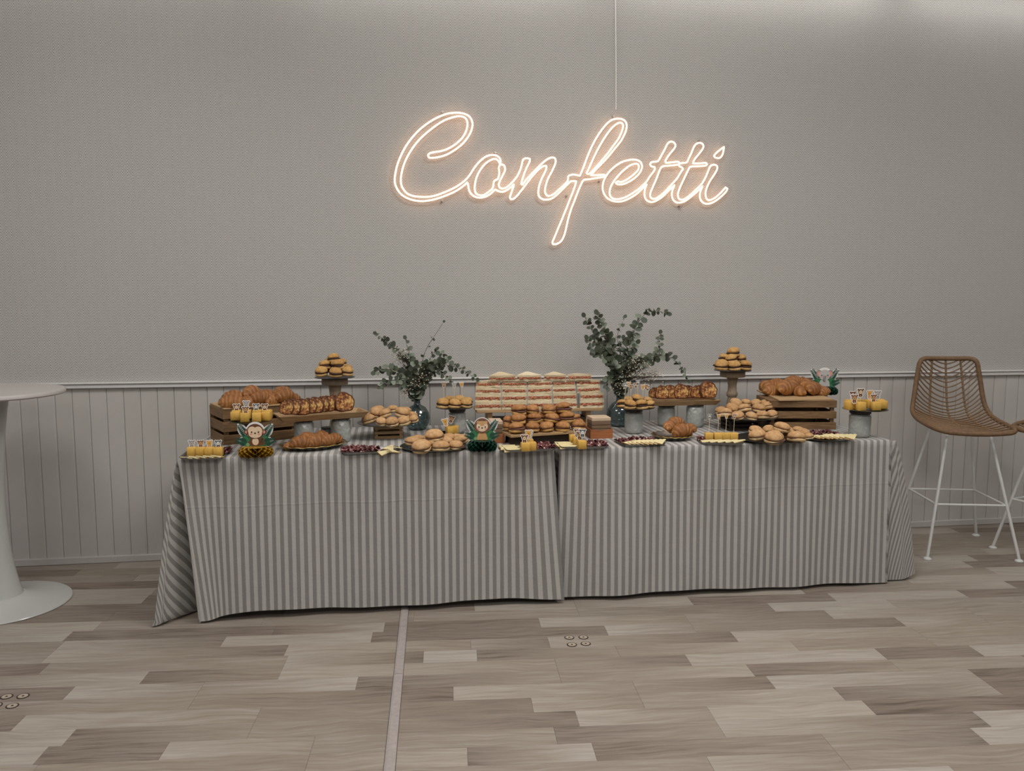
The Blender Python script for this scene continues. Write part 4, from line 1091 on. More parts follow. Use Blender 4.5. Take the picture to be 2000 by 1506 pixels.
def centrepiece(label, P, rz, W_, H_, base_h, kind, paper):
    """W_ card width, H_ card height above the honeycomb"""
    t = thing('table_centrepiece', label, 'centrepiece', P, (0, 0, rz), group='honeycomb animal centrepieces')
    honeycomb(t, W_ * .47, base_h, paper)
    z0 = base_h * .90; s = W_ / 2
    card = put('animal_card', None, t, (0, 0, z0))
    back = MB()
    def lay(nm, polys, col, d, par=None):
        m = MB()
        for q_, p_ in enumerate(polys): m.prism(p_, -.0006 - d * .0006 + q_ * .00004, -.0001 - (d - 1) * .0006)
        return mk(nm, m, PAL[col], card, smooth=False)
    hc = H_ * .65; hr = s * .47
    fl, fr_ = (-s * .30, H_ * .30), (s * .30, H_ * .30)
    wh = [disc(hr * 1.14, 26, 0, hc), disc(s * .62, 18, 0, H_ * .20, .6), disc(s * .42, 14, -s * .55, H_ * .22, .75), disc(s * .42, 14, s * .55, H_ * .22, .75),
          leafpoly(-s * .33, H_ * .32, s * 1.08, s * .27, 2.2), leafpoly(s * .33, H_ * .32, s * 1.08, s * .27, PI - 2.2)]
    for q_, w0 in enumerate(wh): back.prism(w0, q_ * .00005, .0016 - q_ * .00005)
    mk('card_back', back, MAT['card'], card, smooth=False)
    for sx in (-1, 1):
        a = 2.2 if sx < 0 else PI - 2.2
        lay('palm_leaf', frond(sx * s * .34, H_ * .34, s * 1.0, a, 8, .32), 'dgreen', 1)
        lay('round_leaf', [disc(s * .34, 14, sx * s * .45, H_ * .26, .85)], 'green', 1)
        lay('palm_leaf', frond(sx * s * .38, H_ * .14, s * .74, .30 if sx > 0 else PI - .30, 7, .42), 'dgreen', 2)
    lay('grass_mound', [disc(s * .60, 20, 0, H_ * .07, .32)], 'green', 2)
    lay('flower', [disc(s * .10, 10, -s * .42, H_ * .10)], 'lgreen', 3)
    if kind == 'monkey':
        lay('body', [disc(s * .30, 16, 0, H_ * .24, 1.05), disc(s * .13, 10, -s * .30, H_ * .16), disc(s * .13, 10, s * .30, H_ * .16)], 'brown', 3)
        tail = [(s * .30 + s * .02 * 0, 0)]
        m = MB(); pts = [(s * (.28 + .30 * i / 14 - .08 * max(0, i - 9) / 5), -.003, H_ * .22 + s * (.22 * math.sin(i / 14 * 4.2))) for i in range(15)]
        mk('tail', m.tube(pts, s * .035, 6), PAL['brown'], card)
        lay('belly', [disc(s * .18, 14, 0, H_ * .23, 1.15)], 'cream', 4)
        lay('ear', [disc(s * .14, 12, -hr * .98, hc - hr * .05)], 'brown', 3); lay('ear', [disc(s * .14, 12, hr * .98, hc - hr * .05)], 'brown', 3)
        lay('inner_ear', [disc(s * .09, 10, -hr * .98, hc - hr * .05)], 'pink', 4); lay('inner_ear', [disc(s * .09, 10, hr * .98, hc - hr * .05)], 'pink', 4)
        lay('head', [disc(hr * .98, 26, 0, hc, .92)], 'brown', 4)
        lay('face', [disc(hr * .50, 18, -hr * .34, hc + hr * .10), disc(hr * .50, 18, hr * .34, hc + hr * .10), disc(hr * .78, 22, 0, hc - hr * .24, .66)], 'cream', 5)
        ez, ex = hc - hr * .06, hr * .40
    elif kind == 'lion':
        lay('body', [disc(s * .30, 16, 0, H_ * .20, .85), disc(s * .13, 10, -s * .22, H_ * .11), disc(s * .13, 10, s * .22, H_ * .11)], 'tan', 3)
        lay('mane', [disc(hr * 1.04, 28, 0, hc, 1.0)], 'mane', 4)
        lay('ear', [disc(hr * .22, 12, -hr * .52, hc + hr * .48)], 'tan', 5); lay('ear', [disc(hr * .22, 12, hr * .52, hc + hr * .48)], 'tan', 5)
        lay('face', [disc(hr * .76, 24, 0, hc - hr * .06, .92)], 'cream', 5)
        lay('forehead', [disc(hr * .34, 14, 0, hc + hr * .32, .9)], 'tan', 6)
        ez, ex = hc - hr * .14, hr * .42
    else:
        lay('body', [disc(s * .36, 16, 0, H_ * .20, .9), disc(s * .15, 10, -s * .24, H_ * .11), disc(s * .15, 10, s * .24, H_ * .11)], 'lgrey', 3)
        lay('ear', [disc(hr * .46, 16, -hr * .82, hc + hr * .26, 1.15)], 'grey', 3); lay('ear', [disc(hr * .46, 16, hr * .82, hc + hr * .26, 1.15)], 'grey', 3)
        lay('inner_ear', [disc(hr * .30, 14, -hr * .84, hc + hr * .24, 1.15)], 'pink', 4); lay('inner_ear', [disc(hr * .30, 14, hr * .84, hc + hr * .24, 1.15)], 'pink', 4)
        lay('head', [disc(hr * .84, 24, 0, hc + hr * .04, .95)], 'lgrey', 5)
        mk('trunk', MB().tube([(hr * .02, -.0034, hc - hr * .05), (-hr * .05, -.0034, hc - hr * .40), (-hr * .10, -.0034, hc - hr * .72), (hr * .04, -.0034, hc - hr * .90)], [hr * .20, hr * .19, hr * .16, hr * .13], 10), PAL['grey'], card)
        ez, ex = hc - hr * .02, hr * .46
    lay('eye', [disc(hr * .085, 10, -ex, ez)], 'black', 7); lay('eye', [disc(hr * .085, 10, ex, ez)], 'black', 7)
    lay('cheek', [disc(hr * .14, 10, -ex * 1.15, ez - hr * .24, .7)], 'pink', 6); lay('cheek', [disc(hr * .14, 10, ex * 1.15, ez - hr * .24, .7)], 'pink', 6)
    if kind != 'elephant': lay('nose', [disc(hr * .11, 10, 0, ez - hr * .12, .7)], 'black', 7)
    return t
def centre_at(label, k, xl, xr, ybot, ytop_base, ytop_card, kind, paper, z=None):
    z = ZT if z is None else z
    px, py = Z(k, (xl + xr) / 2, ybot); Pf = T(px, py, z); W_ = (xr - xl) / ZOOM[k][2] * mpp(Pf); Cc = Pf + Vector((0, W_ * .42, 0)); W_ = (xr - xl) / ZOOM[k][2] * mpp(Cc)
    bh = Q(px, Z(k, 0, ytop_base)[1], Cc.y - W_ * .3).z - z; ct = Q(px, Z(k, 0, ytop_card)[1], Cc.y).z - z
    return centrepiece(label, Cc, -YAW * .8, W_, ct - bh * .9, bh, kind, paper)
centre_at('monkey paper centrepiece on a gold honeycomb base', 'a', 785, 1250, 1412, 1275, 960, 'monkey', MAT['goldpaper'])
centre_at('lion paper centrepiece on a dark green honeycomb base at the front', 'd', 1215, 1780, 1305, 1110, 690, 'lion', MAT['greenpaper'])

# ------------------------------------------------------------------ 5 croissant plate, front left
A, B = T(*Z('b', 85, 1375), ZT), T(*Z('b', 800, 1250), ZT)
C = (A + B) / 2 + Vector((0, .075, 0)); rzp = math.atan2((B - A).y, (B - A).x) * .6
scallop_plate('gold edged oval plate of croissants near the gold honeycomb', C, (B - A).length / 2 * .98, .115, rzp)
cro_on({'front': [('b', 165, 1270, 170, C.y - .045, .9, .3), ('b', 300, 1225, 240, C.y - .05, .35, 1.0), ('b', 470, 1215, 225, C.y - .02, .7, 1.0), ('b', 640, 1220, 200, C.y + .01, .6, .9)],
        'back': [('b', 380, 1180, 230, C.y + .03, .8, .9), ('b', 565, 1160, 220, C.y + .05, .7, .9), ('b', 735, 1190, 190, C.y + .06, .4, .8)]},
       'on the front left oval plate', ZT + .004, 'croissants on the front left plate')

# ------------------------------------------------------------------ 6 wooden tray of browned slices on two jars, left
Cj2, Rj2, Hj2 = jar_at('glass jar under the right end of the left wooden slice tray', 'b', 692, 945, 925, 1215, .010)
Cj1 = Cj2 + Vector((-.165, -.06, 0)); Pj = Q(*Z('b', 350, 1050), Cj1.y); Cj1.x = Pj.x
jar('glass jar under the left end of the left wooden slice tray', Cj1, Rj2 * .95, Hj2, .010)
jar('small glass jar standing behind the croissants and the left slice tray', Q(*Z('b', 660, 1180), Cj2.y + .09).xy.to_3d() + Vector((0, 0, ZT)), Rj2 * .7, .055, .004)
def wood_tray(label, C, hx, hy, h, rz):
    m = MB(); t_ = .008
    L_ = [(hx * .90, hy * .72, 0), (hx, hy, h), (hx - t_, hy - t_, h), (hx * .90 - t_ * .7, hy * .72 - t_ * .7, t_)]
    V = []
    for a, b, z in L_: V += [(a, b, z), (-a, b, z), (-a, -b, z), (a, -b, z)]
    Fc = [(3, 2, 1, 0), (12, 13, 14, 15)]
    for k in range(3):
        for i in range(4): j = (i + 1) % 4; Fc.append((k * 4 + i, k * 4 + j, k * 4 + 4 + j, k * 4 + 4 + i))
    m.add(V, Fc)
    return mk('wooden_tray', m, MAT['lightwood'], None, C, (0, 0, rz), smooth=False, label=label, category='tray', group='long wooden trays')
zt_ = ZT + Hj2 + .010
Ct = (Cj1 + Cj2) / 2; Ct.z = zt_; Pm = Q(*Z('b', 555, 880), Ct.y - .08); Ct.x = Pm.x
wood_tray('long wooden tray of browned slices on the left', Ct, .215, .085, .030, .33)
slices('b', [(140, 770, 170, -.35, -.05), (215, 768, 175, -.25, -.055), (320, 768, 190, .05, -.05), (420, 755, 175, -.15, -.03), (500, 745, 185, -.10, -.03), (580, 735, 175, -.25, -.005), (650, 725, 180, -.05, .0), (745, 715, 180, -.2, .03), (865, 705, 220, .3, .02)], 'on the left wooden tray', Ct.y - .015, 'slices on the left tray')

# ------------------------------------------------------------------ 7 and 26 tall wooden stands with burgers
def tall_stand(label, k, xc, plate_y, hw, Y, prof_key):
    P = Q(*Z(k, xc, plate_y), Y); zt2 = P.z; s = mpp(P) / ZOOM[k][2]
    H = zt2 - ZT; R = hw * s
    t = thing('cake_stand', label, 'stand', (P.x, Y, ZT), group='tall wooden stands')
    top = .030
    if prof_key == 'plain':
        pr = [(0, 0), (R * .95, 0), (R, .006), (R, .018), (R * .55, .03), (R * .42, .06), (R * .40, H * .35), (R * .40, H * .60), (R * .42, H * .72), (R * .50, H - top), (0, H - top)]
    else:
        pr = [(0, 0), (R * .95, 0), (R, .006), (R, .016), (R * .50, .03), (R * .36, .05), (R * .42, H * .30), (R * .40, H * .42), (R * .34, H * .50), (R * .45, H * .54), (R * .45, H * .58), (R * .36, H * .62), (R * .34, H * .72), (R * .40, H - top - .02), (R * .48, H - top), (0, H - top)]
    mk('column', MB().lathe(pr, 32), MAT['greywood'], t)
    mk('round_top', MB().lathe([(0, H - top), (R * .98, H - top), (R, H - top + .003), (R, H - .003), (R * .98, H), (0, H)], 40), MAT['greywood'], t)
    return Vector((P.x, Y, zt2))
Pt = tall_stand('tall wooden cake stand behind the left slice tray', 'b', 745, 388, 166, -.30, 'plain')
plate('dark round plate of burgers on the tall left stand', Pt, 256 / 6.546 * mpp(Pt), 'black_plate', hz=.8)
pile('b', {'lower front': [(575, 300, 160, -.055), (752, 315, 160, -.07), (905, 300, 145, -.055)], 'lower back': [(600, 265, 150, .045), (890, 272, 150, .045), (745, 285, 150, .05)],
           'middle': [(617, 215, 145, -.015), (785, 212, 170, -.02)], 'top': [(735, 130, 150, -.005)], 'upper back': [(690, 175, 140, .04), (835, 185, 130, .04)]},
     'tall left stand', -.30, 'burger', 'mini_burger', 'burger', 'burgers on the tall left stand', 'mini burger with dark filling', 1.4, zmin=Pt.z)
Pt = tall_stand('tall wooden cake stand with turned ring, on the right', 'h', 268, 293, 127, -.28, 'ring')
plate('dark round plate of burgers on the tall right stand', Pt, 190 / 5.263 * mpp(Pt), 'black_plate', hz=.8)
pile('h', {'lower front': [(150, 228, 138, -.05), (285, 238, 130, -.06), (400, 235, 120, -.05)], 'lower back': [(170, 215, 120, .05), (290, 215, 120, .055), (390, 220, 110, .05)],
           'middle': [(180, 155, 105, .0), (258, 163, 120, -.03), (357, 158, 100, -.01)], 'top': [(281, 95, 122, -.01)]},
     'tall right stand', -.28, 'burger', 'mini_burger', 'burger', 'burgers on the tall right stand', 'mini burger with dark filling', 1.4, zmin=Pt.z)

# ------------------------------------------------------------------ 8 rolls on the small left crate
P0, P1 = T(*Z('b', 1255, 1168), ZT), T(*Z('b', 1618, 1155), ZT)
Hs = Q(*Z('b', 1255, 1005), P0.y).z - ZT
crate('small light wooden crate with two long slots under a plate of rolls', P0, P1, .115, Hs, MAT['lightwood'], 3, .005, .012, .010, True)
cz = ZT + Hs; Cm = (P0 + P1) / 2 + Vector((0, .055, 0)); Cm.z = cz; Cm.x = Q(*Z('b', 1420, 960), Cm.y).x
plate('dark round plate of bread rolls on the small light crate', Cm, 385 / 6.546 * mpp(Cm), 'green_plate')
pile('b', {'front': [(1190, 900, 170, -.06), (1330, 928, 140, -.09), (1480, 930, 165, -.095), (1635, 925, 170, -.075), (1755, 895, 130, -.03)],
           'middle': [(1150, 850, 140, .01), (1270, 805, 170, -.01), (1405, 825, 165, -.045), (1595, 815, 190, -.03), (1730, 855, 140, .03)],
           'back': [(1310, 790, 170, .06), (1490, 775, 140, .06), (1650, 800, 150, .07)]},
     'over the light crate', Cm.y, 'roll', 'bread_roll', 'bread roll', 'rolls over the small light crate', 'floury bread roll', 1.4, tilt=.3, zmin=Cm.z)

# ------------------------------------------------------------------ 10 meat and cheese tray front left of centre
C, hx, rz, n_ = tray_at('silver tray of dark cured meat with cheese at its right end', 'b', (830, 1372), (1580, 1345), .125)
e_ = Vector((math.cos(rz), math.sin(rz), 0))
meat('dark cured meat heap on the tray right of the croissant plate', C - e_ * .045 + Vector((0, 0, .003)), .085, .042, 130, rz, 7, .022)
for i, (zx, zy) in enumerate(((1400, 1310), (1450, 1270), (1480, 1320), (1510, 1290))):
    P = T(*Z('b', zx, zy), ZT + .018); P.z = ZT + .010 + .005 * i
    cheese('pale cheese slice, %s in the heap right of the croissant plate' % ordn(i, 4), P, .065, .06, .4 + i * .9, (.2, -.15), 'cheese heap left of centre')

# ------------------------------------------------------------------ 11 filled rolls at the front centre
C, R = plate_at('dark green plate of filled rolls in front of the left vase', 'd', 640, 600, 1318, ZT, 'green_plate')
pile('d', {'front': [(395, 1195, 340, -.09), (740, 1215, 310, -.105), (1005, 1165, 250, -.075)], 'middle': [(230, 1100, 270, -.03), (560, 1115, 240, -.02), (830, 1085, 230, -.01), (1100, 1060, 260, .02)],
           'back': [(330, 1060, 230, .05), (480, 1070, 230, .06), (880, 1030, 220, .06), (1030, 1030, 200, .08)], 'top': [(620, 985, 330, -.005)]},
     'before the left vase', C.y, 'roll', 'filled_roll', 'bread roll', 'rolls before the left vase', 'golden filled roll', 1.2, tilt=.25, zmin=ZT)
# 12 tray with cubes behind that plate
Pc = T(*Z('d', 930, 1040), ZT) + Vector((0, .09, 0)); Pc.z = ZT
tray('silver tray with a few yellow cubes behind the filled rolls', Pc, .07, .05, 0)
for i, (zx, zy) in enumerate(((890, 985), (935, 965), (980, 950))):
    P = Q(*Z('d', zx, zy), Pc.y - .02 + .02 * i); P.z = ZT + .006
    cube('yellow cube, %s of three behind the filled rolls' % ordn(i, 3), P + Vector((0, 0, 0)), .040, .25, 'cubes behind the filled rolls', .8)
for i, (zx, zy) in enumerate(((805, 905), (895, 865))):
    P = Q(*Z('d', 880 if i == 0 else 935, 900), Pc.y - .02 + .02 * i); P.z = ZT + .045
    pick('small animal card pick, %s one behind the filled rolls' % ordn(i, 2), P + Vector((-.012, 0, .0)), .012 + .012 * i, .030, ('giraffe', 'lion')[i], 'picks behind the filled rolls', 0, -.25 + .5 * i)

# ------------------------------------------------------------------ 13 and 21 jars carrying burgers with tall picks
def burger_jar(side, k, xl, xr, yt, yb, plate_hw, xc, lidh, piles, picks, kinds):
    C, R, H = jar_at('grey pressed glass jar carrying burgers and picks, %s of the sandwich wall' % side, k, xl, xr, yt, yb, lidh)
    z = ZT + H + lidh; P = Vector((Q(*Z(k, xc, yt), C.y).x, C.y, z))
    plate('dark plate of burgers with tall picks, %s of the sandwich wall' % side, P, plate_hw / ZOOM[k][2] * mpp(P), 'black_plate', hz=.8)
    pile(k, piles, 'jar %s of the sandwiches' % side, C.y, 'burger', 'mini_burger', 'burger', 'burgers on the jar %s' % side, 'mini burger with dark filling', 1.35, zmin=z)
    for i, (zx, z0, z1, dy, ln) in enumerate(picks):
        P = Q(*Z(k, zx, z0), C.y + dy); h = Q(*Z(k, zx, z1), C.y + dy).z - P.z
        pick('tall animal pick, %s in burgers on the jar %s of the sandwiches' % (ordn(i, len(picks)), side), P, h, .020, kinds[i % len(kinds)], 'tall picks %s of the sandwiches' % side, 0, ln)
burger_jar('left', 'c', 1035, 1250, 1225, 1490, 238, 1095, .020, {'front': [(945, 1100, 165, -.05), (1095, 1105, 155, -.065), (1240, 1100, 150, -.045)], 'back': [(1030, 1060, 140, .04), (1160, 1055, 150, .045), (1265, 1070, 120, .04)]},
           [(965, 1035, 880, -.03, 0), (1095, 1035, 885, -.03, 0), (1200, 1030, 880, .0, -.06)], ['lion', 'elephant', 'giraffe'])
burger_jar('right', 'g', 318, 566, 910, 1205, 262, 440, .018, {'front': [(250, 775, 140, -.05), (360, 790, 170, -.065), (525, 790, 175, -.065), (640, 785, 130, -.045)], 'back': [(330, 725, 130, .03), (455, 705, 150, .04), (600, 735, 140, .04)]},
           [(288, 720, 545, -.02, .05), (333, 715, 525, .0, .03), (368, 715, 560, -.02, .03), (440, 700, 540, .03, 0), (465, 700, 500, .03, .02), (538, 715, 565, .0, .0), (578, 715, 560, .02, .03), (605, 715, 580, .02, .0)], ['zebra', 'giraffe', 'lion', 'monkey'])

# ------------------------------------------------------------------ 16 wall of sandwiches on a wooden bench
YS = -.34
PLx, PRx = Q(931, 801, YS), Q(1178, 797, YS)
zb = (PLx.z + PRx.z) / 2; bw_ = PRx.x - PLx.x; bc = (PLx + PRx) / 2
bench = thing('wooden_bench_riser', 'light wooden bench riser under the wall of sandwiches', 'riser', (bc.x, YS, ZT))
hb = zb - ZT
mk('plank', MB().box((0, .085, hb - .008), (bw_, .17, .016), .002), MAT['lightwood'], bench, smooth=False)
for sx in (-1, 1):
    mk('leg', MB().box((sx * (bw_ / 2 - .075), .085, (hb - .016) / 2), (.026, .12, hb - .016), .002), MAT['lightwood'], bench, smooth=False)
mk('lower_shelf', MB().box((0, .085, hb * .45), (bw_ - .176, .10, .012), .001), MAT['blackwood'], bench, smooth=False)
SWM = {}
def sandwich_set(v):
    if v not in SWM:
        tri = [(-.5, 0), (.5, 0), (.06, .46), (-.06, .46)]
        def jig(m, a):
            m.v = [(x, y + a * noise.noise(Vector((x * 9, z * 20, v * 3.1))), z + a * .8 * noise.noise(Vector((x * 7, y * 9 + 3, v)))) for x, y, z in m.v]; return m
        def bread(z0, z1):
            m = MB(); n = 9; pts = [(-.5 + i / n, 0) for i in range(n + 1)] + [(.30, .22), (.06, .46), (-.06, .46), (-.30, .22)]
            return jig(m.slab(pts, z0, z1), .014).mesh('bread_slice', MAT['white_bread'], False)
        fl = MB(); n = 14; rr = random.Random(v)
        pts = [(-.47 + .94 * i / n, -.002 + .035 * rr.uniform(-1, .7)) for i in range(n + 1)] + [(.28, .20), (.05, .42), (-.05, .42), (-.28, .20)]
        fl.slab(pts, .078, .166)
        for i in range(7): fl.tube([(rr.uniform(-.42, .42), -.02, rr.uniform(.09, .15)), (rr.uniform(-.42, .42) * .9, -.035, rr.uniform(.08, .15))] if i > 4 else [(-.4 + i * .2, -.01, .10), (-.34 + i * .2, -.03, .13)], .012, 5)
        SWM[v] = (bread(0, .083), bread(.160, .245), fl.mesh('filling', MAT['filling'], False))
    return SWM[v]
def sandwich(label, P, wd, group, hs=1.0, yaw=0, roll=0, pitch=0):
    t = thing('sandwich', label, 'sandwich', P, (pitch, roll, yaw), (wd, wd, wd * hs), group)
    a, b, f = sandwich_set(fr.randrange(6)); put('bread_slice', a, t); put('bread_slice', b, t); put('filling', f, t)
s_ = mpp(bc) / 6.667
rowsS = {'bottom': (610, [(120, 465), (467, 800), (803, 1130), (1132, 1452), (1480, 1810)], 0), 'second': (512, [(122, 463), (467, 798), (803, 1135), (1140, 1455), (1485, 1810)], .015),
         'third': (412, [(130, 465), (472, 800), (805, 1132), (1135, 1445), (1450, 1772)], .035), 'fourth': (325, [(133, 460), (462, 805), (812, 1142), (1140, 1440), (1447, 1772)], .05)}
zrow = zb
for q, (rn, (zy, cols_, jit)) in enumerate(rowsS.items()):
    for i, (xa, xb) in enumerate(cols_):
        P = Q(*Z('e', (xa + xb) / 2, zy - 8 * (i - 2)), YS + .012 * (q > 2)); wd = (xb - xa) * s_ * .985
        hh = {0: 98, 1: 98, 2: 88, 3: 80}[q] * s_ / (.245 * wd)
        P = Vector((P.x, YS + .004 + .010 * q, zb + 98 * s_ * min(q, 2) + (88 * s_ if q == 3 else 0) + .0005))
        P.y += fr.uniform(-.007, .006); sandwich('triangle sandwich, %s in the %s row of the wall' % (ordn(i, 5), rn), P, wd, 'stacked triangle sandwiches', hh * fr.uniform(.95, 1.02), fr.uniform(-.09, .09), fr.uniform(-jit, jit) * .9)
for i, (xa, xb, zy) in enumerate(((285, 642, 275), (642, 978, 268), (995, 1295, 255), (1298, 1628, 232))):
    P = Q(*Z('e', (xa + xb) / 2, zy), YS + .05); wd = (xb - xa) * s_
    P = Vector((P.x, YS + .022, zb + (98 * 2 + 88 + 78) * s_ + .001))
    sandwich('triangle sandwich, %s of four lying on top of the sandwich wall' % ordn(i, 4), P, wd, 'stacked triangle sandwiches', 78 * s_ / (.245 * wd), fr.uniform(-.12, .12), 0, .22 if i < 3 else .02)

# ------------------------------------------------------------------ 17 pyramid of ham burgers on a board
zbd = ZT + .055
A, B = T(*Z('e', 583, 935), zbd), T(*Z('e', 1450, 880), zbd); d = B - A; rzb = math.atan2(d.y, d.x); Lb = d.length
n_ = Vector((-math.sin(rzb), math.cos(rzb), 0)); e_ = d.normalized()
rs = thing('board_riser', 'wooden board on a dark foot under the pyramid of ham burgers', 'riser', A, (0, 0, rzb)); rs.location.z = ZT
mk('board', MB().box((Lb / 2, .085, zbd - ZT - .006), (Lb, .17, .014), .002), MAT['lightwood'], rs, smooth=False)
mk('foot', MB().box((Lb / 2, .08, (zbd - ZT - .0135) / 2), (Lb * .86, .12, zbd - ZT - .0135), .002), MAT['blackwood'], rs, smooth=False)
Yp = ((A + B) / 2).y
def yrow(zx): return A.y + (B.y - A.y) * (zx - 583) / 867
for rn, its, dy in (('bottom front', [(660, 840, 200), (865, 835, 190), (1055, 828, 188), (1255, 828, 200), (1462, 812, 195)], .035), ('middle', [(685, 722, 195), (890, 716, 190), (1112, 714, 195), (1320, 700, 205)], .070),
                    ('top', [(690, 608, 205), (862, 600, 170), (1078, 600, 185), (1272, 578, 205)], .100), ('bottom back', [(560, 815, 150), (800, 790, 170), (1000, 790, 170), (1200, 790, 170), (1440, 770, 170)], .12), ('middle back', [(560, 735, 150), (790, 690, 170), (1000, 690, 170), (1200, 690, 170), (1420, 715, 160)], .13)):
    for i, (zx, zy, zw) in enumerate(its):
        Yq = yrow(zx) + dy; P = Q(*Z('e', zx, zy), Yq); R = zw / 6.667 * mpp(P) / 2
        bun('ham burger, %s in the %s row of the pyramid' % (ordn(i, len(its)), rn), P - Vector((0, 0, .55 * R)), R, 'hamburger', 'ham burgers in the central pyramid', 1.18, 1.0, .14)

# ------------------------------------------------------------------ 15 and 19 napkin boxes
def napkin_box(side, k, xl, xr, ybot, yrim, ytop, rz, depth):
    A, B = T(*Z(k, xl, ybot), ZT), T(*Z(k, xr, ybot), ZT); wd = (B - A).length; C = (A + B) / 2 + Vector((0, depth / 2, 0))
    hb_ = Q(*Z(k, (xl + xr) / 2, yrim), A.y).z - ZT; ht = Q(*Z(k, (xl + xr) / 2, ytop), A.y + .01).z - ZT
    t = thing('napkin_box', 'reddish wooden napkin box %s of the burger pyramid' % side, 'box', C, (0, 0, rz), group='napkin boxes'); w2 = wd / 2; d2 = depth / 2
    mk('front_panel', MB().prism([(-w2, 0), (w2, 0), (w2, hb_), (w2 * .45, hb_ * .86), (0, hb_ * .80), (-w2 * .45, hb_ * .86), (-w2, hb_)], -d2, -d2 + .006), MAT['redwood'], t, smooth=False)
    mk('back_panel', MB().box((0, d2 - .003, hb_ / 2), (wd, .006, hb_), .001), MAT['redwood'], t, smooth=False)
    for sx in (-1, 1): mk('side_panel', MB().box((sx * (w2 - .003), 0, hb_ / 2), (.006, depth - .0125, hb_), .001), MAT['redwood'], t, smooth=False)
    mk('bottom', MB().box((0, 0, .004), (wd - .013, depth - .013, .006)), MAT['redwood'], t, smooth=False)
    st = thing('napkin_stack', 'stack of brown paper napkins in the box %s of the burger pyramid' % side, 'napkins', C + Vector((0, 0, .0075)), (0, 0, rz), group='napkin stacks')
    n = 5; hh = (ht - .0075) / n
    for i in range(n):
        mk('napkin_bundle', MB().box((0, 0, 0), (wd - .016, depth - .016, hh - .0006), .003), MAT['napkintop'] if i == n - 1 else MAT['napkin'], st, (fr.uniform(-.001, .001), fr.uniform(-.001, .001), hh * (i + .5)), smooth=False)
napkin_box('right', 'e', 1615, 1915, 978, 850, 700, .02, .115)
napkin_box('left', 'e', 300, 510, 1040, 900, 745, -.02, .115)

# ------------------------------------------------------------------ 18 front centre trays of cheese, cubes and meat
def mixed_tray(name, k, FL, FR, depth, cubes, cx, mx, seed, picks, pk):
    C, hx, rz, n_ = tray_at('silver tray of cheese, yellow cubes and cured meat, %s' % name, k, FL, FR, depth)
    e_ = Vector((math.cos(rz), math.sin(rz), 0))
    nC = len(cubes)
    for i, (zx, zy, dy) in enumerate(cubes):
        P = T(*Z(k, zx, zy), ZT + .006) + n_ * dy; P.z = ZT + .006
        cube('yellow cube, %s on the tray %s' % (ordn(i, nC), name), P, .0385, rz + fr.uniform(-.1, .1), 'cubes on the tray ' + name)
    for i, (zx, zy, dy) in enumerate(picks):
        P = T(*Z(k, zx, zy), ZT + .006) + n_ * dy; P.z = ZT + .044
        pick('animal card pick, %s on the tray %s' % (ordn(i, len(picks)), name), P, .006 + .012 * (i % 2), .030, pk[i % len(pk)], 'picks on the tray ' + name, rz + .2 * (i - 1))
    n = 6
    for i in range(n):
        P = C + e_ * (cx + .012 * math.sin(i * 2)) + n_ * (-depth * .34 + depth * .62 * i / (n - 1)); P.z = ZT + .005 + .002 * (i % 3)
        cheese('cheese slice, %s from front, tray %s' % (('first', 'second', 'third', 'fourth', 'fifth', 'sixth')[i], name), P, .075, .055, rz + fr.uniform(-.25, .25), (.12, -.05), 'cheese on the tray ' + name)
    meat('dark cured meat heap on the silver tray %s' % name, C + e_ * mx + Vector((0, 0, .003)), .048, depth * .36, 75, rz, seed, .016)
    return C
mixed_tray('at the left of the cloth joint', 'e', (530, 1165), (1180, 1140), .15, [(775, 1140, .005), (865, 1135, .012), (850, 1110, .045)], -.085, .075, 21, [(765, 1140, .004), (835, 1120, .03), (865, 1110, .05)], ['monkey', 'giraffe', 'elephant'])
mixed_tray('at the right of the cloth joint', 'e', (1235, 1122), (1850, 1110), .15, [(1510, 1110, .005), (1475, 1090, .045), (1440, 1070, .085)], -.075, .070, 22, [(1490, 1100, .02), (1520, 1095, .005), (1480, 1080, .06)], ['lion', 'zebra', 'monkey'])

# ------------------------------------------------------------------ 22 right wooden tray of slices on two jars
CjL, RjL, HjL = jar_at('grey glass jar under the left end of the right wooden slice tray', 'g', 780, 1017, 835, 1100, .008)
CjR, RjR, HjR = jar_at('grey glass jar under the right end of the right wooden slice tray', 'g', 1185, 1427, 822, 1112, .008)
zt_ = ZT + max(HjL, HjR) + .008; Ct = Vector(((Q(*Z('g', 1135, 770), (CjL.y + CjR.y) / 2 - .07)).x, (CjL.y + CjR.y) / 2, zt_))
wood_tray('long wooden tray of browned slices on the right', Ct, 500 / 7.143 * mpp(Ct), .085, .028, -.01)
slices('g', [(700, 635, 130, -.6, .03), (800, 630, 170, -.2, .0), (925, 625, 170, -.1, .01), (1070, 620, 185, -.15, .0), (1185, 625, 160, -.3, .03), (1290, 625, 160, -.35, .015), (1360, 622, 170, -.1, .03), (1445, 602, 215, .05, -.005)], 'on the right wooden tray', Ct.y - .015, 'slices on the right tray')

# ------------------------------------------------------------------ 23 meat tray with a fan of cheese
C, hx, rz, n_ = tray_at('silver tray of cured meat with a cheese fan along its front, right of the napkins', 'g', (265, 1385), (880, 1365), .17)
meat('dark cured meat heap behind the cheese fan on the tray right of the napkins', C + n_ * .028 + Vector((0, 0, .003)), hx * .82, .045, 110, rz, 31, .016)
cheese_row('g', (380, 1320), (800, 1335), 8, ZT + .010, .075, .05, .75, 'on the tray right of the napkins', 'cheese on the tray right of the napkins')

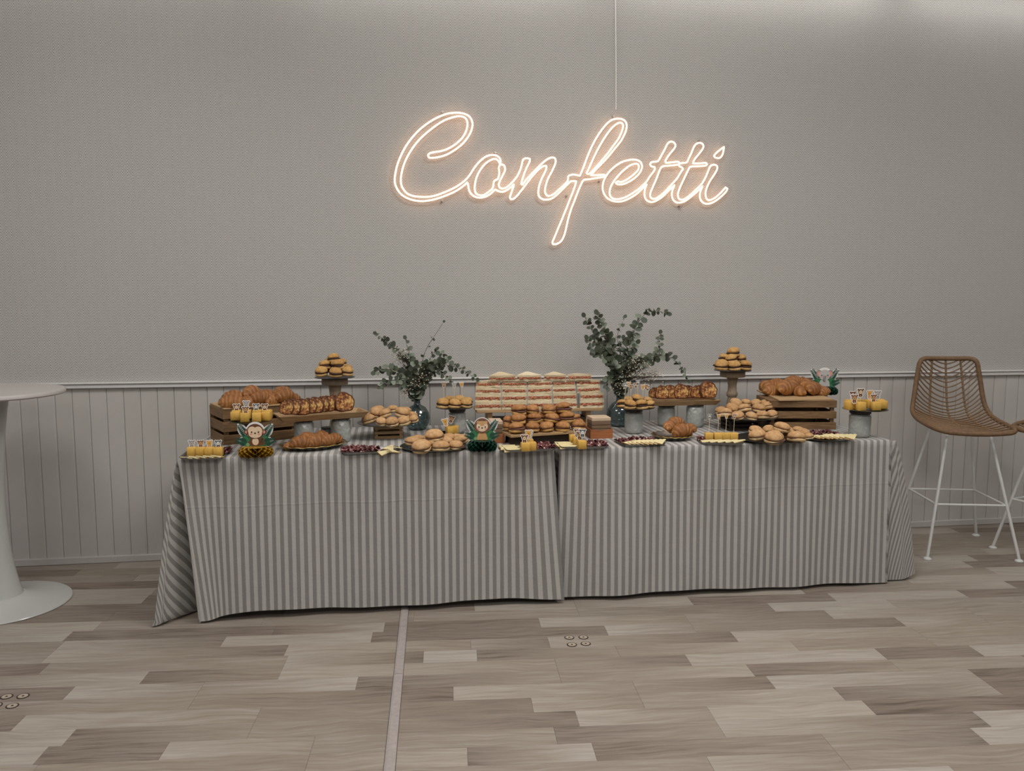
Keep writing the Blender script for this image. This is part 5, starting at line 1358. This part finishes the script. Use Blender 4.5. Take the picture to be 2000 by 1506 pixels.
# ------------------------------------------------------------------ 24 croissant plate right
A = T(*Z('g', 1040, 1312), ZT); C = A + Vector((0, .105, 0))
scallop_plate('gold edged round plate of croissants on the right half', C, 275 / 7.143 * mpp(C), .11, 0)
cro_on({'front': [('g', 1070, 1180, 270, C.y - .04, 0.1, .9)], 'left back': [('g', 890, 1130, 230, C.y + .02, .9, .7)], 'right back': [('g', 1190, 1150, 210, C.y + .02, -.7, .7)], 'top': [('g', 985, 1070, 230, C.y + .05, .2, .6)]},
       'on the gold edged right plate', ZT + .004, 'croissants on the right plate')

# ------------------------------------------------------------------ 25 cube tray with tall picks
C, hx, rz, n_ = tray_at('silver tray of four yellow cubes with tall picks, right half', 'g', (1345, 1352), (1965, 1360), .15)
for i, zx in enumerate((1468, 1595, 1705, 1815)):
    P = T(*Z('g', zx, 1300), ZT + .006) + n_ * .022; P.z = ZT + .006
    cube('yellow cube, %s of four on the tray with tall picks' % ordn(i, 4), P, .0385, rz + fr.uniform(-.05, .05), 'cubes on the tray with tall picks')
    pick('tall animal card pick, %s of four on the right cube tray' % ordn(i, 4), P + Vector((0, 0, .0385)), .075, .017, ('zebra', 'giraffe', 'giraffe', 'monkey')[i], 'tall picks on the right cube tray', 0, .03)
cheese_row('g', (1450, 1305), (1880, 1318), 5, ZT + .010, .065, .045, rz + .2, 'before the four cubes', 'cheese before the four cubes')
meat('small dark cured meat heap left of the four cubes', C - n_ * .0 - Vector((math.cos(rz), math.sin(rz), 0)) * hx * .78 + Vector((0, .02, .003)), .014, .04, 26, rz, 36, .016)

# ------------------------------------------------------------------ 27 rolls on the small dark crate
P0, P1 = T(*Z('h', 270, 905), ZT), T(*Z('h', 560, 900), ZT)
Hs = Q(*Z('h', 270, 795), P0.y).z - ZT
crate('small dark stained crate under a plate of rolls on the right', P0 - Vector((.02, 0, 0)), P1, .13, Hs, MAT['blackwood'], 3, .005, .012, .010, True)
Cm = (P0 + P1) / 2 + Vector((0, .06, 0)); Cm.z = ZT + Hs; Cm.x = Q(*Z('h', 405, 740), Cm.y).x
plate('dark round plate of bread rolls on the small dark crate', Cm, 318 / 5.263 * mpp(Cm), 'black_plate')
pile('h', {'front': [(190, 712, 150, -.05), (322, 738, 128, -.09), (452, 745, 125, -.10), (578, 745, 138, -.09), (672, 725, 120, -.05)],
           'middle': [(150, 685, 110, .0), (255, 655, 130, -.01), (395, 665, 135, -.045), (535, 665, 140, -.045), (630, 640, 130, -.01)],
           'back': [(290, 605, 125, .05), (400, 605, 100, .06), (510, 610, 110, .06), (605, 620, 120, .05)]},
     'over the dark crate', Cm.y, 'roll', 'bread_roll', 'bread roll', 'rolls over the small dark crate', 'floury bread roll', 1.3, tilt=.3, zmin=Cm.z)

# ------------------------------------------------------------------ 28 large right crate, croissants, elephant
PR_ = T(*Z('h', 1330, 890), ZT); PLm = T(*Z('h', 640, 872), ZT)
d = (PR_ - PLm).normalized(); Hc = Q(*Z('h', 1340, 592), PR_.y).z - ZT
d = Vector((math.cos(-.16), math.sin(-.16), 0)); Lc = (PR_ - Q(*Z('h', 672, 700), PR_.y + .06)).length
P0 = PR_ - d * Lc
cr = crate('large brown slatted crate on the right with the elephant centrepiece', P0, PR_, .26, Hc, MAT['crate'], 3, .010, .020, .021, True, 'large slatted crates')
zc = ZT + Hc
BL_, FL_, FR_ = T(*Z('h', 515, 487), zc + .003), T(*Z('h', 745, 590), zc + .003), T(*Z('h', 1300, 582), zc + .003); BR_ = BL_ + FR_ - FL_
oc_ = (BL_ + FR_) / 2
bd_ = mk('serving_board', MB().slab([((q - oc_).x, (q - oc_).y) for q in (FL_, FR_, BR_, BL_)], 0, .006), MAT['kraft'], None, (0, 0, 0), (0, 0, 0), smooth=False, label='flat brown board under croissants on the right crate', category='board', group='flat brown boards')
bd_.location = (oc_.x, oc_.y, zc)
yb_ = bd_.location.y
cro_on({'front': [('h', 660, 500, 190, yb_ + .0, .2, .05), ('h', 790, 520, 210, yb_ - .05, .5, .8), ('h', 950, 535, 180, yb_ - .065, 1.3, .1), ('h', 1070, 525, 190, yb_ - .06, .6, .8), ('h', 1190, 530, 160, yb_ - .045, .5, .1)],
        'back': [('h', 610, 450, 190, yb_ + .07, 1.2, .1), ('h', 720, 440, 220, yb_ + .05, -.4, .15), ('h', 860, 470, 200, yb_ + .0, .9, .8), ('h', 1010, 465, 200, yb_ + .01, .7, .8), ('h', 1120, 480, 190, yb_ + .01, .8, .1)],
        'top': [('h', 890, 405, 200, yb_ + .05, .1, .2), ('h', 980, 415, 190, yb_ + .06, -.5, .2)]},
       'on the large right crate', zc + .006, 'croissants on the right crate')
centre_at('elephant paper centrepiece on a dark green honeycomb base on the right crate', 'k', 500, 1025, 680, 530, 190, 'elephant', MAT['greenpaper'], zc)

# ------------------------------------------------------------------ 29 plate of rolls front right
C, R = plate_at('dark round plate of rolls in front of the right crate', 'h', 775, 345, 1048, ZT, 'black_plate')
pile('h', {'front': [(530, 935, 165, -.06), (692, 968, 195, -.10), (925, 972, 185, -.10), (1055, 955, 100, -.03)], 'middle': [(500, 890, 140, .0), (712, 930, 130, -.02), (640, 895, 120, .02), (860, 925, 120, .0), (985, 915, 140, .01)],
           'back': [(640, 875, 110, .09), (830, 890, 110, .09), (940, 895, 130, .09)], 'top': [(766, 860, 165, -.01)]},
     'before the right crate', C.y, 'roll', 'bread_roll', 'bread roll', 'rolls in front of the right crate', 'floury bread roll', 1.25, tilt=.25, zmin=ZT)

# ------------------------------------------------------------------ 30 meat and cheese plate front right
C, R = plate_at('dark plate of cured meat and cheese beside the right jar', 'h', 1310, 250, 1020, ZT, 'green_plate')
meat('dark cured meat heap behind the cheese fan beside the right jar', C + Vector((-.01, .035, .012)), .095, .05, 110, 0, 41, .02)
cheese_row('h', (1160, 960), (1500, 985), 8, ZT + .016, .085, .055, .55, 'beside the far right jar', 'cheese beside the right jar')

# ------------------------------------------------------------------ 31 jar of cubes at the far right
C, R, H = jar_at('clear patterned glass jar at the far right end of the table', 'h', 1520, 1732, 745, 980, .018)
zpl = ZT + H + .018; P = Vector((C.x, C.y, zpl)); P.x = Q(*Z('h', 1630, 700), C.y).x
plate('dark plate of yellow cubes on the far right jar', P, 222 / 5.263 * mpp(P), 'green_plate', hz=.8)
def cubes_at(rn, lst, size):
    for i, (zx, dy) in enumerate(lst):
        q = Q(*Z('h', zx, 680), C.y + dy); q.z = zpl + .009
        cube('yellow cube, %s in the %s row on the far right jar' % (ordn(i, len(lst)), rn), q, size, fr.uniform(-.3, .3), 'cubes on the far right jar')
cubes_at('front', [(1470, -.02), (1580, -.055), (1735, -.055), (1800, -.01)], .042)
cubes_at('back', [(1470, .04), (1570, .045), (1680, .03), (1770, .05)], .042)
for i, (zx, dy, h, kd) in enumerate(((1500, .035, .010, 'monkey'), (1520, -.05, .004, 'lion'), (1580, .0, .028, 'monkey'), (1675, .03, .014, 'giraffe'), (1717, -.05, .004, 'lion'), (1755, .03, .012, 'elephant'))):
    q = Q(*Z('h', zx, 620), C.y + dy); q.z = zpl + .050
    pick('small animal card pick, %s among the cubes on the far right jar' % ordn(i, 6), q, h, .034, kd, 'picks on the far right jar', fr.uniform(-.2, .2))

# ------------------------------------------------------------------ vases with eucalyptus
MAT['leaf'] = plain('eucalyptus_leaf', srgb(84, 94, 80), .6, 0, .18, 30, 0, .3, .45)
MAT['leaf2'] = plain('eucalyptus_leaf_pale', srgb(128, 138, 122), .6, 0, .12, 30, 0, .3, .3)
MAT['stem'] = plain('brown_stem', srgb(66, 54, 40), .7)
MAT['tiny'] = plain('tiny_white_flower', srgb(214, 206, 184), .7); MAT['water'] = plain('dark_stems', srgb(26, 30, 26), .5)
def vase(label, k, xl, xr, xn0, xn1, yneck, ytop, yb):
    a, b = Z(k, xl, yb), Z(k, xr, yb); c = (a[0] + b[0]) / 2; Pf = T(c, a[1], ZT); R = (b[0] - a[0]) * mpp(Pf) / 2; C = Pf + Vector((0, R * .6, 0)); R = (b[0] - a[0]) * mpp(C) / 2
    rn = (xn1 - xn0) / ZOOM[k][2] * mpp(C) / 2; hn = Q(c, Z(k, 0, yneck)[1], C.y).z - ZT; ht = Q(c, Z(k, 0, ytop)[1], C.y).z - ZT
    t = thing('glass_vase', label, 'vase', C, group='round glass vases')
    out = [(0, 0), (R * .55, 0), (R * .70, .006), (R * .93, hn * .25), (R, hn * .48), (R * .93, hn * .70), (R * .66, hn * .90), (rn * 1.15, hn), (rn, hn + .01), (rn * .98, ht - .006), (rn * 1.25, ht)]
    inn = [(r - .003, z) for r, z in out[:0:-1]]; inn = [(max(r, .0), z + (.004 if i == len(inn) - 1 else 0)) for i, (r, z) in enumerate(inn)]
    mk('glass_body', MB().lathe(out, 40), MAT['vase'], t, ang=180)
    mk('neck_ring', MB().tube([((rn * 1.25) * math.cos(i * PI / 12), (rn * 1.25) * math.sin(i * PI / 12), ht) for i in range(24)], .0025, 6, True), MAT['vase'], t)
    return C, ht, hn
rl = random.Random(8)
LEAF = []
for v in range(3):
    m = MB(); n = 12; V = [(0, 0, 0)]
    for i in range(n):
        a = 2 * PI * i / n; x = .5 + .5 * math.cos(a); y = .46 * math.sin(a) * (1 - .12 * math.cos(a)); V.append((x, y, .10 * (y * y) * 4 * (1 + v * .5) - .10 * v * x * x))
    V[0] = (.5, 0, -.05 * v * .25)
    m.add(V, [(0, 1 + i, 1 + (i + 1) % n) for i in range(n)])
    LEAF.append([m.mesh('leaf', MAT['leaf']), m.mesh('leaf', MAT['leaf2'])])
def branch(label, k, base, pts, Y, dY, size, dens, group, tipsmall=.55, start=.25):
    P_ = [base + Vector((0, 0, -.06)), base]
    n = len(pts)
    for i, (x, y) in enumerate(pts):
        P_.append(Q(*Z(k, x, y), Y + dY * (i + 1) / n))
    path = smooth_open(P_, 8)
    t = thing('eucalyptus_branch', label, 'branch', base, group=group)
    L_ = len(path)
    mk('stem', MB().tube([q - base for q in path], [.0024 * (1 - .75 * i / L_) for i in range(L_)], 6), MAT['stem'], t)
    cum = [0]
    for a, b in zip(path, path[1:]): cum.append(cum[-1] + (b - a).length)
    tot = cum[-1]; s = start * tot; side = 0
    while s < tot:
        i = min(range(L_), key=lambda q: abs(cum[q] - s)); i = min(max(i, 1), L_ - 2)
        tan = (path[i + 1] - path[i - 1]).normalized()
        f = s / tot; sz = size * (1 - (1 - tipsmall) * max(0, (f - .45) / .55)) * rl.uniform(.75, 1.15)
        for sd in (-1, 1):
            if rl.random() < .12: continue
            perp = tan.orthogonal().normalized(); perp.rotate(Matrix.Rotation(side * 1.6 + (PI if sd > 0 else 0) + rl.uniform(-.5, .5), 3, tan))
            dr = (perp * .85 + tan * rl.uniform(.1, .6)).normalized()
            nz = Vector((rl.uniform(-.6, .6), -1.0 + rl.uniform(-.2, .6), rl.uniform(-.1, .8))); zz = (nz - dr * nz.dot(dr)).normalized(); yy = zz.cross(dr)
            M_ = Matrix((dr, yy, zz)).transposed().to_4x4(); M_.translation = path[i] - base + perp * .002
            o = put('leaf', LEAF[rl.randrange(3)][rl.random() < .35], t); o.matrix_basis = M_ @ Matrix.Diagonal((sz, sz, sz, 1))
        side += 1; s += dens * .62 * rl.uniform(.8, 1.2)
    i = L_ - 1
    dr = (path[-1] - path[-3]).normalized(); zz = Vector((0, -1, .2)); zz = (zz - dr * zz.dot(dr)).normalized(); yy = zz.cross(dr)
    M_ = Matrix((dr, yy, zz)).transposed().to_4x4(); M_.translation = path[-1] - base
    o = put('leaf', LEAF[0][0], t); o.matrix_basis = M_ @ Matrix.Diagonal((size * .6,) * 3 + (1,))
    return t
def sprig(label, k, base, pts, Y, group, n=26, spread=.03, seed=0):
    rr = random.Random(seed); t = thing('filler_flower_sprig', label, 'flowers', base, group=group)
    path = smooth_open([base - Vector((0, 0, .05)), base] + [Q(*Z(k, x, y), Y) for x, y in pts], 5); st = MB().tube([q - base for q in path], .0011, 5); fl = MB()
    tip = path[-1] - base
    for i in range(n):
        q = tip + Vector((rr.gauss(0, spread), rr.gauss(0, spread), rr.gauss(0, spread)))
        root = path[int(len(path) * rr.uniform(.62, .98))] - base; st.tube([root, (root + q) / 2 + Vector((0, 0, .004)), q], .0005, 4)
        fl.lathe([(0, -.0022), (.0024, -.001), (.0030, .001), (.0016, .0028), (0, .0032)], 6, tuple(q))
    mk('stems', st, MAT['stem'], t); mk('blossoms', fl, MAT['tiny'], t)
Cv, ht, hn = vase('round blue green glass vase left of the sandwich wall', 'c', 470, 785, 580, 660, 1115, 1040, 1448)
bl = Cv + Vector((0, 0, ht - .01))
LB = [('reaching far upper left', [(560, 760), (430, 500), (260, 330), (100, 215)], .06, .036, .024), ('spreading left with big leaves', [(520, 780), (330, 680), (180, 660), (85, 700)], -.05, .044, .026), ('drooping low on the left', [(520, 800), (380, 790), (240, 820), (150, 880)], -.10, .040, .026),
      ('upright left of centre', [(590, 780), (540, 560), (500, 400), (470, 280)], .03, .038, .026), ('tall bare one with a single tip leaf', [(680, 600), (740, 400), (840, 240), (955, 65)], .0, .024, .075), ('curving up at the right of centre', [(680, 760), (770, 560), (860, 430), (960, 480)], .03, .040, .026),
      ('arching far right', [(720, 780), (880, 600), (1040, 620), (1200, 670), (1370, 780)], -.03, .038, .028), ('hanging right over the rail', [(700, 800), (860, 700), (980, 740), (1050, 820)], -.08, .036, .026), ('dense at the middle right', [(660, 780), (740, 640), (880, 590), (1010, 530)], -.06, .042, .024), ('short and dark at the middle', [(600, 850), (560, 720), (600, 600)], -.06, .046, .026),
      ('short one leaning left over the vase', [(560, 900), (470, 800), (420, 880)], -.07, .044, .028)]
for nm, pts, dy, sz, de in LB:
    branch('eucalyptus branch %s in the left vase' % nm, 'c', bl, pts, Cv.y, dy, sz, de, 'eucalyptus in the left vase', .55, .42 if nm.startswith('tall') else .24)
for i, (pts, nm) in enumerate((([(480, 700), (400, 470)], 'at the upper left'), ([(560, 900), (460, 960)], 'low at the left'), ([(700, 850), (700, 760)], 'in the middle'), ([(640, 900), (600, 820)], 'just over the rim'))):
    sprig('fine pale filler sprig %s of the left vase' % nm, 'c', bl, pts, Cv.y - .04, 'filler sprigs in the left vase', 42, .022, i)
Cv, ht, hn = vase('round blue green glass vase right of the sandwich wall', 'f', 345, 640, 450, 540, 1120, 1050, 1418)
br = Cv + Vector((0, 0, ht - .01))
RB_ = [('reaching far upper left', [(440, 800), (300, 560), (190, 400), (110, 240), (70, 170)], .0, .046, .025), ('upright at the left with broad leaves', [(450, 800), (370, 520), (280, 300), (210, 140)], -.05, .050, .026), ('bending left at half height', [(430, 800), (300, 640), (190, 560), (100, 420)], -.07, .046, .026), ('arching to the highest tip', [(540, 700), (600, 420), (690, 210), (820, 100), (1005, 130)], .0, .044, .026),
       ('with an upturned tip at the right', [(580, 760), (720, 650), (860, 630), (910, 500), (925, 360)], -.02, .040, .026), ('drooping far right', [(600, 760), (780, 660), (960, 600), (1080, 660), (1170, 750), (1240, 880)], -.05, .038, .028), ('hanging low on the left', [(430, 900), (340, 840), (330, 960)], -.07, .046, .026),
       ('short at the middle top', [(510, 700), (470, 560), (500, 420)], .02, .042, .028), ('leafy at the right of centre', [(540, 740), (600, 580), (660, 470)], -.04, .046, .026), ('thin at the middle with a small tip', [(470, 600), (440, 380), (520, 180)], .05, .036, .06), ('dense over the vase mouth', [(460, 920), (430, 780), (380, 660)], -.08, .050, .026), ('dark behind the picks', [(520, 900), (520, 780), (560, 680)], -.06, .046, .026)]
for nm, pts, dy, sz, de in RB_:
    branch('eucalyptus branch %s in the right vase' % nm, 'f', br, pts, Cv.y, dy, sz, de, 'eucalyptus in the right vase', .5, .24)
for i, (pts, nm) in enumerate((([(560, 820), (640, 680)], 'at the upper middle'), ([(600, 850), (760, 740)], 'at the right'), ([(560, 900), (660, 850)], 'in the middle'), ([(480, 950), (440, 950)], 'low at the left'), ([(600, 900), (860, 840)], 'far right'), ([(540, 850), (560, 770)], 'at the left of centre'))):
    sprig('fine pale filler sprig %s of the right vase' % nm, 'f', br, pts, Cv.y - .05, 'filler sprigs in the right vase', 50, .025, i + 9)
